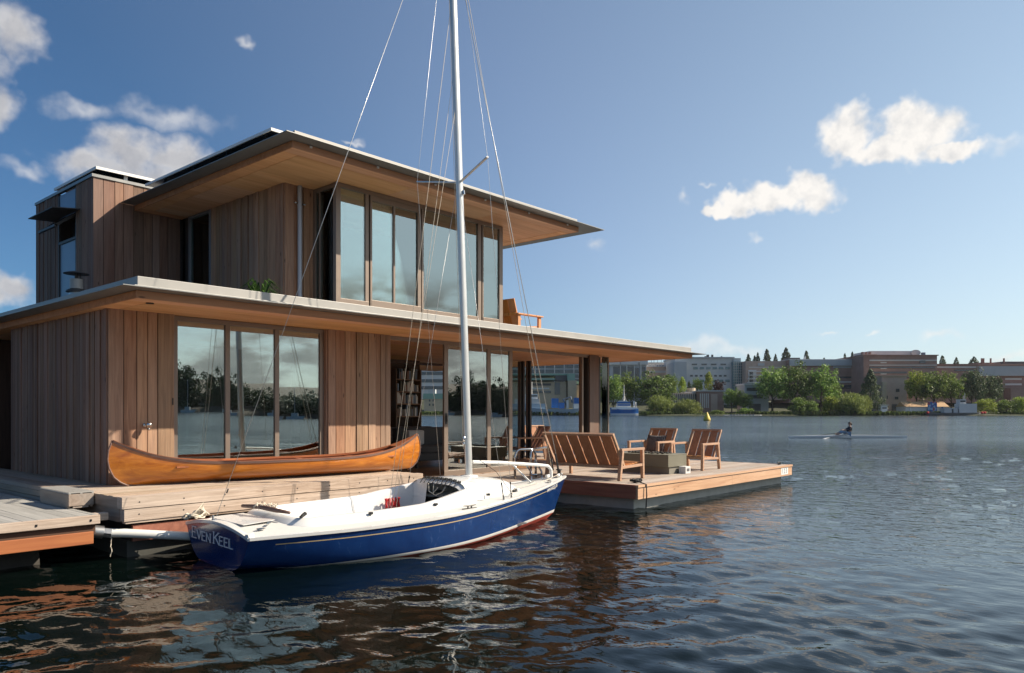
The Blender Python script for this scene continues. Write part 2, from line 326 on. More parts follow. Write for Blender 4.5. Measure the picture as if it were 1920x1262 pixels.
# ------------------------------------------------------------------ world: sky, clouds, sun
def build_world():
    w = bpy.data.worlds.new('World'); SC.world = w; w.use_nodes = True; nt = w.node_tree
    out = nt.nodes['World Output']; bg = nt.nodes['Background']
    sky = nd(nt, 'TexSky', sky_type='NISHITA', sun_disc=False)
    sky.sun_elevation = math.asin(SUN.z); sky.sun_rotation = math.atan2(SUN.x, SUN.y)
    sky.altitude = 0; sky.air_density = .8; sky.dust_density = .8; sky.ozone_density = 2.2
    bg.inputs[1].default_value = .085
    tc = nd(nt, 'TexCoord'); n = tc.outputs['Generated']
    sp = nd(nt, 'SeparateXYZ', {0: n})
    # deeper blue away from the sun, pale glow towards it and towards the horizon
    cosg = nd(nt, 'VectorMath', {0: n, 1: tuple(SUN)}, operation='DOT_PRODUCT').outputs['Value']
    side = mth(nt, 'ADD', mth(nt, 'MULTIPLY', cosg, .5), .5)
    tint = ramp(nt, side, [(.34, (.28,.49,.63)), (.48, (.34,.55,.68)), (.66, (.74,.83,.89)), (.84, (.98,1.03,.94))])
    skyc = mixc(nt, 1.0, sky.outputs[0], tint, 'MULTIPLY')
    pale = mth(nt, 'MULTIPLY', mth(nt, 'POWER', 2.718, mth(nt, 'MULTIPLY', mth(nt, 'ABSOLUTE', sp.outputs[2]), -3.2)), nd(nt, 'MapRange', {0: side, 1: .42, 2: .88, 3: .06, 4: .74}, interpolation_type='SMOOTHSTEP').outputs[0])
    skyc = mixc(nt, pale, skyc, (4.7, 5.2, 5.3))
    nt.links.new(skyc, bg.inputs[0])
    az = mth(nt, 'ARCTAN2', sp.outputs[1], sp.outputs[0]); el = mth(nt, 'ARCSINE', sp.outputs[2])
    wz = nd(nt, 'TexNoise', {'Vector': n, 'Scale': 22., 'Detail': 3., 'Roughness': .6})
    wv = nd(nt, 'VectorMath', {0: wz.outputs['Color'], 1: (.5,.5,.5)}, operation='SUBTRACT')
    wv = nd(nt, 'VectorMath', {0: wv.outputs[0], 'Scale': .055}, operation='SCALE')
    p0 = nd(nt, 'CombineXYZ', {0: az, 1: el, 2: 0.})
    p = nd(nt, 'VectorMath', {0: p0.outputs[0], 1: wv.outputs[0]}, operation='ADD').outputs[0]
    def blobs(lst):
        acc = None
        for (x, y, rx, ry) in lst:
            d = ray((x, y)).normalized(); sc = (ray((x, y)).length)**-1/FPX
            c = (math.atan2(d.y, d.x), math.asin(d.z), 0)
            q = nd(nt, 'VectorMath', {0: p, 1: c}, operation='SUBTRACT').outputs[0]
            q = nd(nt, 'VectorMath', {0: q, 1: (1/(rx*sc*1.08), 1/(ry*sc), 0)}, operation='MULTIPLY').outputs[0]
            l = nd(nt, 'VectorMath', {0: q}, operation='LENGTH').outputs['Value']
            v = mth(nt, 'SUBTRACT', 1.0, l)
            acc = v if acc is None else mth(nt, 'SMOOTH_MAX', acc, v, .12)
        return acc
    def fbn(vec, det):
        a_ = nd(nt, 'TexNoise', {'Vector': vec, 'Scale': 26., 'Detail': det, 'Roughness': .62}).outputs[0]
        if det < 5: return a_
        v_ = nd(nt, 'TexVoronoi', {'Vector': vec, 'Scale': 42.}, feature='F1').outputs['Distance']
        return mth(nt, 'ADD', mth(nt, 'MULTIPLY', a_, .72), mth(nt, 'MULTIPLY', mth(nt, 'SUBTRACT', .85, v_), .30))
    fb = fbn(n, 9.)
    ns = nd(nt, 'VectorMath', {0: n, 1: tuple(SUN*.02)}, operation='ADD').outputs[0]
    fb2 = fbn(ns, 4.); fb1 = fbn(n, 4.)
    def dens(M_, k, lo, hi):
        t = mth(nt, 'ADD', M_, mth(nt, 'MULTIPLY', mth(nt, 'SUBTRACT', fb, .5), k))
        mr = nd(nt, 'MapRange', {0: t, 1: lo, 2: hi, 3: 0., 4: 1.}, interpolation_type='SMOOTHSTEP'); return mr.outputs[0]
    puff = blobs([(1590,250,62,62),(1712,244,98,66),(1655,278,90,34),(1790,282,50,20),(1382,385,60,30),(1455,372,90,34),(1520,360,62,44),(1350,400,36,16),
                  (1345,395,30,14)])
    grey = blobs([(165,312,80,44),(235,296,96,60),(335,302,92,54),(250,335,180,44),(24,60,66,70),(-20,190,56,56),(-60,80,90,90),(20,545,90,46)])
    wisp = blobs([(1868,274,60,22),(1275,372,26,16),(1117,459,28,20),(330,225,130,36),(160,210,80,30),(45,322,66,22),(467,80,22,14),(1350,645,110,24),(1290,655,130,18),(1762,630,40,16),(1545,630,36,8),(1640,631,16,7),(1890,668,70,14),(1410,446,18,12),(1328,348,18,10),
                  (670,262,30,7)])
    # weather behind the viewpoint, seen in the window glass
    nb = nd(nt, 'VectorMath', {0: n, 1: (2.6,2.6,7.5)}, operation='MULTIPLY').outputs[0]
    bn = nd(nt, 'TexNoise', {'Vector': nb, 'Scale': 3.6, 'Detail': 8., 'Roughness': .58}).outputs[0]
    south = nd(nt, 'MapRange', {0: mth(nt, 'MULTIPLY', sp.outputs[1], -1.), 1: .15, 2: .4, 3: 0., 4: 1.}, interpolation_type='SMOOTHSTEP').outputs[0]
    low = nd(nt, 'MapRange', {0: mth(nt, 'ADD', el, mth(nt, 'MULTIPLY', mth(nt, 'SUBTRACT', bn, .5), .12)), 1: .15, 2: .19, 3: 1., 4: 0.}, interpolation_type='SMOOTHSTEP').outputs[0]
    db = mth(nt, 'MULTIPLY', mth(nt, 'MULTIPLY', nd(nt, 'MapRange', {0: bn, 1: .40, 2: .57, 3: 0., 4: .92}, interpolation_type='SMOOTHSTEP').outputs[0], south), low)
    d1 = dens(puff, 1.05, .0, .50); d2 = mth(nt, 'MULTIPLY', dens(grey, .85, .02, .75), .92); d3 = mth(nt, 'MULTIPLY', dens(wisp, 1.3, .05, 1.1), .5)
    tot = mth(nt, 'MAXIMUM', mth(nt, 'MAXIMUM', d1, d2), mth(nt, 'MAXIMUM', d3, db))
    lit = mth(nt, 'ADD', .88, mth(nt, 'MULTIPLY', mth(nt, 'SUBTRACT', fb1, fb2), 1.6), clamp=True)
    colw = mixc(nt, lit, (.50,.53,.58), (1.0,.965,.92))
    gl = nd(nt, 'MapRange', {0: grey, 1: .0, 2: .75, 3: 1., 4: .0}).outputs[0]
    colg = mixc(nt, mth(nt, 'MULTIPLY', lit, mth(nt,'ADD', .35, mth(nt,'MULTIPLY', gl, .65))), (.36,.37,.41), (1.0,.96,.92))
    isg = mth(nt, 'GREATER_THAN', d2, mth(nt, 'MAXIMUM', d1, d3))
    cc = mixc(nt, isg, colw, colg)
    bshade = mth(nt, 'ADD', .35, mth(nt, 'MULTIPLY', mth(nt, 'SUBTRACT', .72, bn), 2.6), clamp=True)
    colb = mixc(nt, bshade, (.10,.11,.125), (.62,.60,.56))
    cc = mixc(nt, mth(nt, 'GREATER_THAN', db, mth(nt, 'MAXIMUM', d1, d2)), cc, colb)
    bc = nd(nt, 'Background', {0: cc, 1: .54})
    mx = nd(nt, 'MixShader', {0: tot, 1: bg.outputs[0], 2: bc.outputs[0]})
    nt.links.new(mx.outputs[0], out.inputs[0])
    l = bpy.data.lights.new('sun', 'SUN'); l.energy = 4.3; l.angle = rad(.5); l.color = (1.0, .88, .72)
    o = bpy.data.objects.new('sun', l); COL.objects.link(o); o.rotation_euler = SUN.to_track_quat('Z', 'Y').to_euler(); o.location = SUN*60
    c = bpy.data.cameras.new('camera'); co = bpy.data.objects.new('camera', c); COL.objects.link(co)
    c.sensor_width = 36; c.lens = FPX/1920*36; c.shift_y = (HYP-631)/1920; c.clip_start = .1; c.clip_end = 6000
    co.location = CAM; co.rotation_euler = (rad(90), 0, TH-rad(90)); SC.camera = co
    SC.view_settings.view_transform = 'Standard'; SC.view_settings.look = 'None'; SC.view_settings.exposure = .88; SC.view_settings.gamma = 1
    SC.cycles.max_bounces = 8; SC.cycles.transparent_max_bounces = 12; SC.cycles.glossy_bounces = 4; SC.cycles.caustics_reflective = True; SC.cycles.blur_glossy = 1.0
    SC.cycles.sample_clamp_indirect = 7
build_world()
# ------------------------------------------------------------------ water
def build_water():
    rng = np.random.default_rng(3)
    half = rad(40); yaw = TH
    a1 = np.linspace(-half, half, 760); a2 = np.linspace(half, 2*math.pi-half, 90)[1:-1]
    ang = np.concatenate([a1, a2])
    rr = [0.6, 1.5, 2.5, 3.2]
    while rr[-1] < 75: rr.append(rr[-1]*1.0088)
    near = len(rr)
    while rr[-1] < 4500: rr.append(rr[-1]*1.22)
    rr = np.array(rr); A, Rr = np.meshgrid(ang, rr)
    X = CAM.x + Rr*np.cos(A+yaw); Y = CAM.y + Rr*np.sin(A+yaw); Z = np.zeros_like(X)
    fade = np.clip((58-Rr)/26, 0, 1)
    wind = math.atan2(FW.y, FW.x)+.5
    nW = 95
    for i in range(nW):
        lam = .17*(11.0**(rng.random()**1.25)); k = 2*math.pi/lam
        th = wind + rng.normal(0, .75); ph = rng.random()*6.283
        sl = .0108*(1.3 if lam < .6 else .62); a = sl/k
        res = np.clip((lam/ (Rr*.0088*3.0)), 0, 1)
        Z += a*res*np.sin(k*(X*math.cos(th)+Y*math.sin(th))+ph)
    amp = .8+.55*np.sin(X*.55+1.3)*np.sin(Y*.48+.4)+.25*np.sin(X*.23-Y*.31)
    amp = np.clip(amp, .35, 1.5)
    Z *= fade*amp
    n = len(ang); m = len(rr)
    vs = np.stack([X, Y, Z], -1).reshape(-1, 3)
    idx = np.arange(n*m).reshape(m, n); nx = np.roll(idx, -1, axis=1)
    q = np.stack([idx[:-1], nx[:-1], nx[1:], idx[1:]], -1).reshape(-1, 4)
    me = bpy.data.meshes.new('water')
    me.vertices.add(len(vs)); me.vertices.foreach_set('co', vs.ravel().astype(np.float32))
    me.loops.add(q.size); me.loops.foreach_set('vertex_index', q.ravel().astype(np.int32))
    me.polygons.add(len(q)); me.polygons.foreach_set('loop_start', np.arange(0, q.size, 4).astype(np.int32))
    me.polygons.foreach_set('use_smooth', np.ones(len(q), bool)); me.update(calc_edges=True)
    mt, nt, b, out = newmat('lake_water')
    geo = nd(nt, 'NewGeometry'); pos = geo.outputs['Position']
    def bn(sc, det, st):
        mp = nd(nt, 'Mapping', {'Vector': pos, 'Rotation': (0,0,-wind), 'Scale': (1.35,.75,1)})
        return nd(nt, 'TexNoise', {'Vector': mp.outputs[0], 'Scale': sc, 'Detail': det, 'Roughness': .55, 'Distortion': .3}).outputs[0]
    dist = nd(nt, 'VectorMath', {0: pos, 1: tuple(CAM)}, operation='DISTANCE').outputs['Value']
    expo = nd(nt, 'MapRange', {0: dist, 1: 9., 2: 30., 3: .07, 4: 1.}).outputs[0]
    h = mth(nt, 'ADD', mth(nt, 'ADD', mth(nt, 'MULTIPLY', bn(2.6, 3., 1), .9), mth(nt, 'MULTIPLY', bn(1.0, 2., 1), .15)), mth(nt, 'MULTIPLY', bn(8., 3., 1), .25))
    patch = nd(nt, 'TexNoise', {'Vector': pos, 'Scale': .045, 'Detail': 3.}).outputs[0]
    pf = nd(nt, 'MapRange', {0: patch, 1: .35, 2: .65, 3: .45, 4: 1.3}).outputs[0]
    bp = nd(nt, 'Bump', {'Height': h, 'Strength': mth(nt, 'MULTIPLY', expo, pf), 'Distance': .11})
    nt.links.new(bp.outputs[0], b.inputs['Normal'])
    b.inputs['Base Color'].default_value = (.0016,.0042,.0036,1); nt.links.new(nd(nt, 'MapRange', {0: dist, 1: 13., 2: 60., 3: .008, 4: .12}).outputs[0], b.inputs['Roughness']); b.inputs['IOR'].default_value = 1.333
    me.materials.append(mt)
    o = bpy.data.objects.new('water', me); COL.objects.link(o); tag(o, 'dark blue rippled lake water around the floating house', kind='structure')
build_water()
# ------------------------------------------------------------------ floating house
H = thing('floating_house', 'two storey cedar clad floating house with broad flat roofs on a timber deck', 'house', (4, 2, 0))
def boards(mb, axis, plane, a0, a1, z0, z1, out, seed, top=None, wmin=.10, wmax=.22):
    """vertical cladding boards on a plane; out = direction (+1/-1) of the outer face along the other axis"""
    rng = random.Random(seed); a = a0
    while a < a1-.02:
        w = min(rng.uniform(wmin, wmax), a1-a)
        if a1-a-w < .06: w = a1-a
        pr = rng.choice((.020, .022, .030, .038)); g = .0055
        if axis == 'u': mb.box(a+g, a+w-g, plane, plane+out*pr, z0, z1)
        else: mb.box(plane, plane+out*pr, a+g, a+w-g, z0, z1)
        a += w
    return mb
D0, P0 = .45, .7425          # deck level, raised platform level
ZS = 3.175                   # lower soffit
def P(name, mat, fn, parent=H, **k):
    mb = MB(); fn(mb); return mb.build(name, mat, parent, **k)
def PE(name, mat, lst, **k):
    for q in lst: P(name, mat, lambda b: b.box(*q), **k)
# --- floats
PE('concrete_float', M['concrete'], [(7.5, 14.2, -3.72, 5.6, -.6, .2)])
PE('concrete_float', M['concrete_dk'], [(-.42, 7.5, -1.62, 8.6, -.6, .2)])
# --- decks
def deckfn(b):
    rng = random.Random(4); v = -3.86
    while v < 5.9:
        x0 = 7.36 if v < -1.72 else (4.19 if v < -.02 else 12.35)
        if v > 1.2: x0 = 12.1
        cuts = [x0]+sorted(rng.uniform(x0+1, 14.2) for _ in range(2))+[14.4]
        for c, d in zip(cuts, cuts[1:]):
            if d-c > .2: b.box(c+.002, d-.002, v+.003, v+.141, D0-.035, D0+rng.uniform(-.002, .002))
        v += .144
P('deck', M['deck'], deckfn)
PE('deck_substrate', M['frame_dk'], [(7.37, 14.36, -3.85, 5.7, .2, .40), (-.4, 7.37, -1.7, 0, .2, .40), (-.4, 12.3, 0, 5.7, .2, .40)])
P('deck_edge', M['edge'], lambda b: b.box(7.35, 11.1, -3.905, -3.86, .20, .405))
P('deck_edge', M['edge'], lambda b: b.box(11.105, 14.41, -3.905, -3.86, .20, .405))
P('deck_nosing', M['edge'], lambda b: b.box(7.33, 14.42, -3.925, -3.862, .41, .452))
P('deck_edge', M['edge'], lambda b: b.box(4.17, 7.34, -1.86, -1.82, .2, .405))
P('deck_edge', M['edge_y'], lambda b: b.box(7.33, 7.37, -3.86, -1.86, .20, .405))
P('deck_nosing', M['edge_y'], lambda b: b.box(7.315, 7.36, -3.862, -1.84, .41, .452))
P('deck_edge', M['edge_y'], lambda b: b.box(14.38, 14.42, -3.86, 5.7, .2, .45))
# --- raised platform and its timbers
def platfn(b):
    v = -1.78; rng = random.Random(8)
    b.box(-.55, 4.17, -1.80, -1.66, .605, P0)
    v = -1.655
    while v < -.03:
        b.box(-.54, 4.16, v+.003, v+.132, .66, P0-.004+rng.uniform(-.003, .003)); v += .135
P('platform', M['timber'], platfn)
PE('platform_timber', M['timber'], [(-.52, 4.13, -1.79, -1.67, .455, .596), (-.50, 4.10, -1.775, -1.68, .425, .452)])
PE('platform_timber', M['timber_y'], [(-.548, -.51, -1.655, .0, .607, .735), (-.525, -.50, -1.665, .0, .44, .60), (4.13, 4.165, -1.655, .0, .607, .735), (4.10, 4.13, -1.66, .0, .455, .6)])
for k in range(9):
    for z in (.53, .675): P('timber_bolt', M['black'], lambda b: b.prism([(-.35+.54*k+.009*math.cos(a), -1.803 if z > .6 else -1.793, z+.009*math.sin(a)) for a in [2*math.pi*j/8 for j in range(8)]], (0, .004, 0)))
P('lower_beam', M['edge_y'], lambda b: b.box(-.40, 4.2, -1.74, -1.69, .205, .395))
def walkfn(b):
    u = -.70; rng = random.Random(3)
    while u < -.03:
        b.box(u+.003, u+.137, .006, 6.5, .68, P0-.003+rng.uniform(-.003, .003)); u += .14
    b.box(-.70, -.66, .004, 6.5, .60, .676); b.box(-.69, -.66, .004, 6.5, .45, .59)
P('side_walkway', M['timber_y'], walkfn)
# --- walls, lower floor
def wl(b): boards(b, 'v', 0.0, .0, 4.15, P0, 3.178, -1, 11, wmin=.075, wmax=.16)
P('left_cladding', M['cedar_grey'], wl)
P('front_cladding', M['cedar'], lambda b: boards(b, 'u', 0.0, -.022, .89, P0, 3.176, -1, 15, wmin=.14, wmax=.21))
P('front_cladding', M['cedar'], lambda b: boards(b, 'u', 0.0, 3.58, 4.96, .47, 3.176, -1, 17, wmin=.11, wmax=.20))
PE('wall', M['frame_dk'], [(.002, .885, .002, .16, .45, 3.17), (.002, .16, .16, 4.14, .45, 3.17), (3.585, 4.955, .002, .16, .45, 3.17), (1.2, 1.32, 4.15, 8.3, .45, 3.17), (.16, 1.2, 4.02, 4.14, .45, 3.17)])
PE('wall_jamb', M['cedar'], [(3.555, 3.582, .0, .125, .47, 3.17), (4.958, 4.985, .0, .16, .47, 3.17), (.886, .905, .0, .12, P0, 3.17)])
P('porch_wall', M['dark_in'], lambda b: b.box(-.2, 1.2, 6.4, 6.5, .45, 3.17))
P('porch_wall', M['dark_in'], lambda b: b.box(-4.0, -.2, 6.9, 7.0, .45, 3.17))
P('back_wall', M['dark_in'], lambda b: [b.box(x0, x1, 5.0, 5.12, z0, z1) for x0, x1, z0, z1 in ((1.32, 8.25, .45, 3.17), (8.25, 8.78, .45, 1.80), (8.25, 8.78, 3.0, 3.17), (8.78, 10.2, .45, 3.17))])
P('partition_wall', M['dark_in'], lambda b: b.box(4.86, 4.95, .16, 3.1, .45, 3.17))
def floorfn(b):
    v = .0; rng = random.Random(5)
    while v < 5.0:
        b.box(.2, 12.1, v+.002, v+.138, .40, D0+.003+rng.uniform(-.001, .001)); v += .14
P('interior_floor', M['floor_in'], floorfn)
# --- windows, lower front (recessed)
def window(name, frame_boxes, panes, mat_f=None, mat_g=None, label=None, axis='v', th=.012):
    w = P(name, mat_f or M['frame'], lambda b: [b.box(*q) for q in frame_boxes], bev=.004)
    for q in panes: P('pane', mat_g or M['glass'], lambda b: b.box(*q), parent=w)
    if label: w['label'] = label
    return w
wv0, wv1 = .055, .115
mu = [.91, .985, 1.735, 1.815, 2.60, 2.68, 3.47, 3.55]
window('window', [(mu[0], mu[1], wv0, wv1, .80, 3.10), (mu[2], mu[3], wv0, wv1, .80, 3.10), (mu[4], mu[5], wv0, wv1, .80, 3.10), (mu[6], mu[7], wv0, wv1, .80, 3.10),
    (mu[0], mu[7], wv0-.002, wv1+.002, 3.10, 3.17), (mu[0], mu[7], wv0-.012, wv1+.002, .745, .80)],
    [(mu[1], mu[2], .08, .09, .80, 3.10), (mu[3], mu[4], .08, .09, .80, 3.10), (mu[5], mu[6], .08, .09, .80, 3.10)])
# --- sliding doors
dz0, dz1 = .50, 3.09
def door(x0, x1, v, fw=.11, lab=None):
    d = window('sliding_door', [(x0, x0+fw, v, v+.05, dz0, dz1), (x1-fw, x1, v, v+.05, dz0, dz1), (x0, x1, v-.001, v+.051, dz1, dz1+.05), (x0, x1, v-.001, v+.051, .46, dz0+.06)], [(x0+fw, x1-fw, v+.02, v+.03, dz0+.06, dz1)])
    return d
d1 = door(6.40, 7.78, .03)
P('door_handle', M['black'], lambda b: (b.box(6.43, 6.475, .018, .03, 1.50, 1.72), b.box(6.44, 6.465, .0, .018, 1.55, 1.67)), parent=d1)
d2 = door(7.62, 8.56, .095)
P('door_header', M['frame'], lambda b: (b.box(4.985, 11.5, .02, .16, 3.145, 3.172), b.box(4.985, 11.5, .03, .05, 3.10, 3.145)))
P('door_sill', M['frame'], lambda b: b.box(4.985, 11.5, .02, .17, .45, .462))
# --- open corner: posts, stacked doors, glass fin
def cornerposts(b):
    b.box(11.32, 11.80, .0, .14, .46, 3.17); 
P('corner_post', M['post'], lambda b: boards(b, 'u', .02, 11.36, 11.78, .46, 3.17, -1, 5, wmin=.16, wmax=.24))
P('corner_core', M['frame_dk'], lambda b: b.box(11.33, 11.80, .022, .30, .46, 3.17))
for k, (x, v) in enumerate(((11.12, .05), (11.19, .12), (11.25, .19), (11.83, .03), (11.90, .10))):
    P('stacked_door', M['frame'] if k != 3 else M['frame_dk'], lambda b: b.box(x, x+.06, v, v+.055, .46, 3.14))
window('glass_fin', [(12.235, 12.275, .03, .07, .46, 3.16)], [(11.98, 12.235, .045, .055, .46, 3.16)], mat_g=M['glass_clear'])
for (pa, pb) in ((972, 977), (978.5, 983), (987, 990), (991, 995.5)):
    a_, b_ = on((pa, 690), u=12.0), on((pb, 690), u=12.0)
    P('stacked_door', M['frame_dk'] if pa in (978.5, 991) else M['frame'], lambda b: b.box(11.97, 12.03, b_.y, a_.y, .46, 3.16))
window('side_glass', [(11.98, 12.02, 4.9, 4.95, .46, 3.16)], [(11.995, 12.005, on((983, 690), u=12.).y+.05, 4.9, .46, 3.16)], mat_g=M['glass_clear'])
# --- interior built-ins
def shelf(b):
    a_, c_ = on((737, 740), v=4.8), on((783, 740), v=4.8)
    for y in (711, 734, 756.5, 780): b.box(a_.x, c_.x, 4.65, 4.98, on((750, y), v=4.8).z-.03, on((750, y), v=4.8).z)
    for x in (a_.x, c_.x): b.box(x-.03, x, 4.64, 4.985, .46, 2.9)
bk = P('bookshelf', wood('shelf_oak', (.20,.12,.07), (.30,.19,.12), 'x', .6, knots=False), shelf)
def books(b):
    rng = random.Random(2); a_, c_ = on((737, 740), v=4.8), on((783, 740), v=4.8)
    for y in (711, 734, 756.5, 780):
        z = on((750, y), v=4.8).z; x = a_.x+.05
        while x < c_.x-.1:
            w = rng.uniform(.025, .06)
            if rng.random() < .75: b.box(x, x+w, 4.68, 4.9, z+.001, z+rng.uniform(.18, .30), rng.randrange(4))
            x += w+.003
P('books', [M['white'], M['brick'], M['panelblue'], M['olive']], books, parent=bk)
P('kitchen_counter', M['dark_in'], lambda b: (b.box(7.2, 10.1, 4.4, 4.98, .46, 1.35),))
P('range_hood', M['galv'], lambda b: (b.box(7.3, 8.1, 4.5, 4.97, 1.36, 1.75), b.box(8.2, 8.5, 4.6, 4.9, 1.36, 1.62)))
P('ceiling_light', M['dark_in'], lambda b: b.box(7.4, 9.6, 3.4, 3.6, 2.95, 3.0))
# upper interior
P('upper_floor', M['floor_in'], lambda b: b.box(3.5, 8.4, .4, 4.95, 3.40, 3.46))
P('upper_back_wall', plain('upper_plaster', (.42,.37,.30), .8, 0, .05), lambda b: b.box(3.5, 8.4, 3.0, 3.1, 3.46, 5.87))
M['curtain'] = plain('curtain', (.62,.59,.52), .9, 0, .06)
for xs in ([5.95+.09*i for i in range(7)], [7.15+.09*i for i in range(5)], [8.0+.09*i for i in range(4)], [4.15+.08*i for i in range(3)]): P('curtain', M['curtain'], lambda b: [b.box(x-.035, x+.035, .62+.04*math.sin(x*30), .66+.04*math.sin(x*30), 3.5, 5.7) for x in xs])
P('blind_box', M['white'], lambda b: b.box(4.15, 8.3, .52, .62, 5.66, 5.76))
# --- lower roof
U0, U1, V0, V1 = -.165, 14.18, -1.30, 8.7
lr = P('lower_roof', M['ply'], lambda b: b.box(U0, U1, V0, V1, 3.197, 3.272))
def soff(b, u0, u1, v0, v1, z, t=.016, w=.28, g=.012, pu=2.4, pv=1.2):
    b.box(u0, u1, v0, v0+w, z, z+t); b.box(u0, u1, v1-w, v1, z, z+t); b.box(u0, u0+w, v0+w, v1-w, z, z+t); b.box(u1-w, u1, v0+w, v1-w, z, z+t)
    x = u0+w+g
    while x < u1-w-g-.05:
        x2 = min(x+pu, u1-w-g); y = v0+w+g
        while y < v1-w-g-.05:
            y2 = min(y+pv, v1-w-g); b.box(x, x2-.003, y, y2-.003, z+.001, z+t); y = y2
        x = x2
P('soffit', M['ply'], lambda b: soff(b, U0+.001, U1-.001, V0+.001, V1-.001, ZS), parent=lr)
def fas(b, u0, u1, v0, v1, z0, z1, t=.02):
    b.box(u0-t, u1+t, v0-t, v0-.001, z0, z1); b.box(u0-t, u0-.001, v0, v1, z0, z1); b.box(u1+.001, u1+t, v0, v1, z0, z1)
P('fascia', M['fascia'], lambda b: fas(b, U0, U1, V0, V1, ZS-.004, 3.270), parent=lr)
def flange(b, u0, u1, v0, v1, z, o=.29, ou=None, t=.012, drop=.0):
    ou = ou or o
    b.box(u0-o, u1+ou, v0-o, v0+.1, z, z+t); b.box(u0-o, u0+.1, v0+.1, v1, z, z+t); b.box(u1-.1, u1+ou, v0+.1, v1, z, z+t)
P('drip_flange', M['metal'], lambda b: flange(b, U0, U1, V0, V1, 3.274), parent=lr)
def para(b, u0, u1, v0, v1, z0, z1, t=.05):
    b.box(u0, u1, v0, v0+t, z0, z1); b.box(u0, u0+t, v0+t, v1, z0, z1); b.box(u1-t, u1, v0+t, v1, z0, z1)
    b.box(u0-.06, u1+.02, v0-.06, v0-.002, z0, z0+.045); b.box(u0-.06, u0-.002, v0, v1, z0, z0+.045)
P('parapet', M['parapet'], lambda b: para(b, U0, U1, V0, V1, 3.287, 3.452), parent=lr, bev=.006)
P('roof_deck', M['roofing'], lambda b: b.box(U0+.05, U1-.05, V0+.05, V1, 3.275, 3.33), parent=lr)
P('soffit_light', M['black'], lambda b: b.lathe(on((281, 568), z=ZS)+Vector((0,0,-.012)), [(.05, 0), (.05, .013)], 16), parent=lr)
# --- upper storey
ZU = 5.88
P('upper_cladding', M['cedar'], lambda b: boards(b, 'v', 3.42, 1.06, 3.74, 3.33, ZU, -1, 21, wmin=.09, wmax=.17))
P('upper_cladding', M['cedar'], lambda b: boards(b, 'u', 1.06, 3.395, 3.99, 3.33, ZU, -1, 23, wmin=.14, wmax=.2))
PE('upper_wall', M['frame_dk'], [(3.422, 3.5, 1.1, 3.74, 3.33, ZU-.004), (3.422, 3.98, 1.062, 1.14, 3.33, ZU-.004), (3.422, 3.5, 4.72, 5.1, 3.33, ZU-.004), (3.422, 8.45, 4.9, 5.0, 3.33, ZU-.004)])
window('balcony_door', [(3.39, 3.46, 3.74, 3.81, 3.33, 5.82), (3.39, 3.46, 4.62, 4.70, 3.33, 5.82), (3.389, 3.461, 3.74, 4.70, 5.82, 5.87)], [(3.42, 3.43, 3.81, 4.62, 3.34, 5.82)], mat_f=plain('grey_frame', (.20,.21,.22), .4, .3, .05), mat_g=M['glass_clear'])
bz0, bz1, bv = 3.62, 5.80, .30
ub = [on((p, 450), v=bv).x for p in (628, 637, 684, 690.5, 694.5, 736.5, 740, 781.5, 787.5, 791.5, 894.5, 900.5, 904.5, 934.5, 941)]
fr = [(ub[0], ub[1]), (ub[2], ub[3]), (ub[4]-.025, ub[4]+.02), (ub[5], ub[6]), (ub[7], ub[8]), (ub[9]-.025, ub[9]+.025), (ub[10], ub[11]), (ub[12]-.02, ub[12]+.02), (ub[13], ub[14])]
boxes = [(a, c, bv-.02 if i % 2 else bv-.032, bv+.06, bz0, bz1) for i, (a, c) in enumerate(fr)]+[(ub[0], ub[14], bv-.03, bv+.05, bz1+.0, ZU-.004)]
boxes += [(ub[0]+.1, ub[3], bv-.025, bv+.05, 3.70, 3.80), (ub[4], ub[8], bv-.035, bv+.05, 3.70, 3.84), (ub[9], ub[11], bv-.025, bv+.05, 3.70, 3.80), (ub[12], ub[13], bv-.03, bv+.05, 3.70, 3.80), (ub[4], ub[8], bv-.03, bv+.05, 5.70, 5.795)]
panes = [(ub[1], ub[2], bv, bv+.012, 3.8, 5.8), (ub[4]+.02, ub[5], bv, bv+.012, 3.84, 5.7), (ub[6], ub[7], bv, bv+.012, 3.84, 5.7), (ub[9]+.025, ub[10], bv, bv+.012, 3.8, 5.8), (ub[12]+.02, ub[13], bv, bv+.012, 3.8, 5.8)]
window('bay_window', boxes, panes, mat_g=M['glass_up'])
P('bay_sill', M['frame_dk'], lambda b: (b.box(3.99, 8.46, bv-.01, bv+.1, 3.33, 3.62), b.box(3.985, 4.05, bv+.1, 1.03, 3.33, 3.66)))
window('bay_window', [(3.985, 4.04, 1.0-.06, 1.03, 3.66, 5.87), (3.985, 4.04, .80, .84, 3.66, 5.87), (3.986, 4.039, bv+.06, .94, 3.60, 3.72), (3.986, 4.039, bv+.06, .94, 5.80, 5.872)], [(4.01, 4.02, bv+.06, .8, 3.72, 5.8), (4.01, 4.02, .84, .94, 3.72, 5.8)], mat_g=M['glass_clear'])
window('bay_window', [(8.40, 8.455, 1.9, 1.96, 3.6, 5.87), (8.40, 8.455, 4.84, 4.9, 3.6, 5.87), (8.401, 8.454, bv+.06, 4.84, 3.6, 3.72), (8.401, 8.454, bv+.06, 4.84, 5.8, 5.872)], [(8.42, 8.43, bv+.06, 1.9, 3.72, 5.8), (8.42, 8.43, 1.96, 4.84, 3.72, 5.8)], mat_g=M['glass_clear'])
A0, A1, B0, B1 = 2.46, 9.93, -.68, 5.06
ur = P('upper_roof', M['ply'], lambda b: b.box(A0, A1, B0, B1, ZU+.02, 5.984))
P('soffit', M['ply'], lambda b: soff(b, A0+.001, A1-.001, B0+.001, B1-.001, ZU, w=.26), parent=ur)
P('fascia', M['fascia'], lambda b: fas(b, A0, A1, B0, B1, ZU-.004, 5.982), parent=ur)
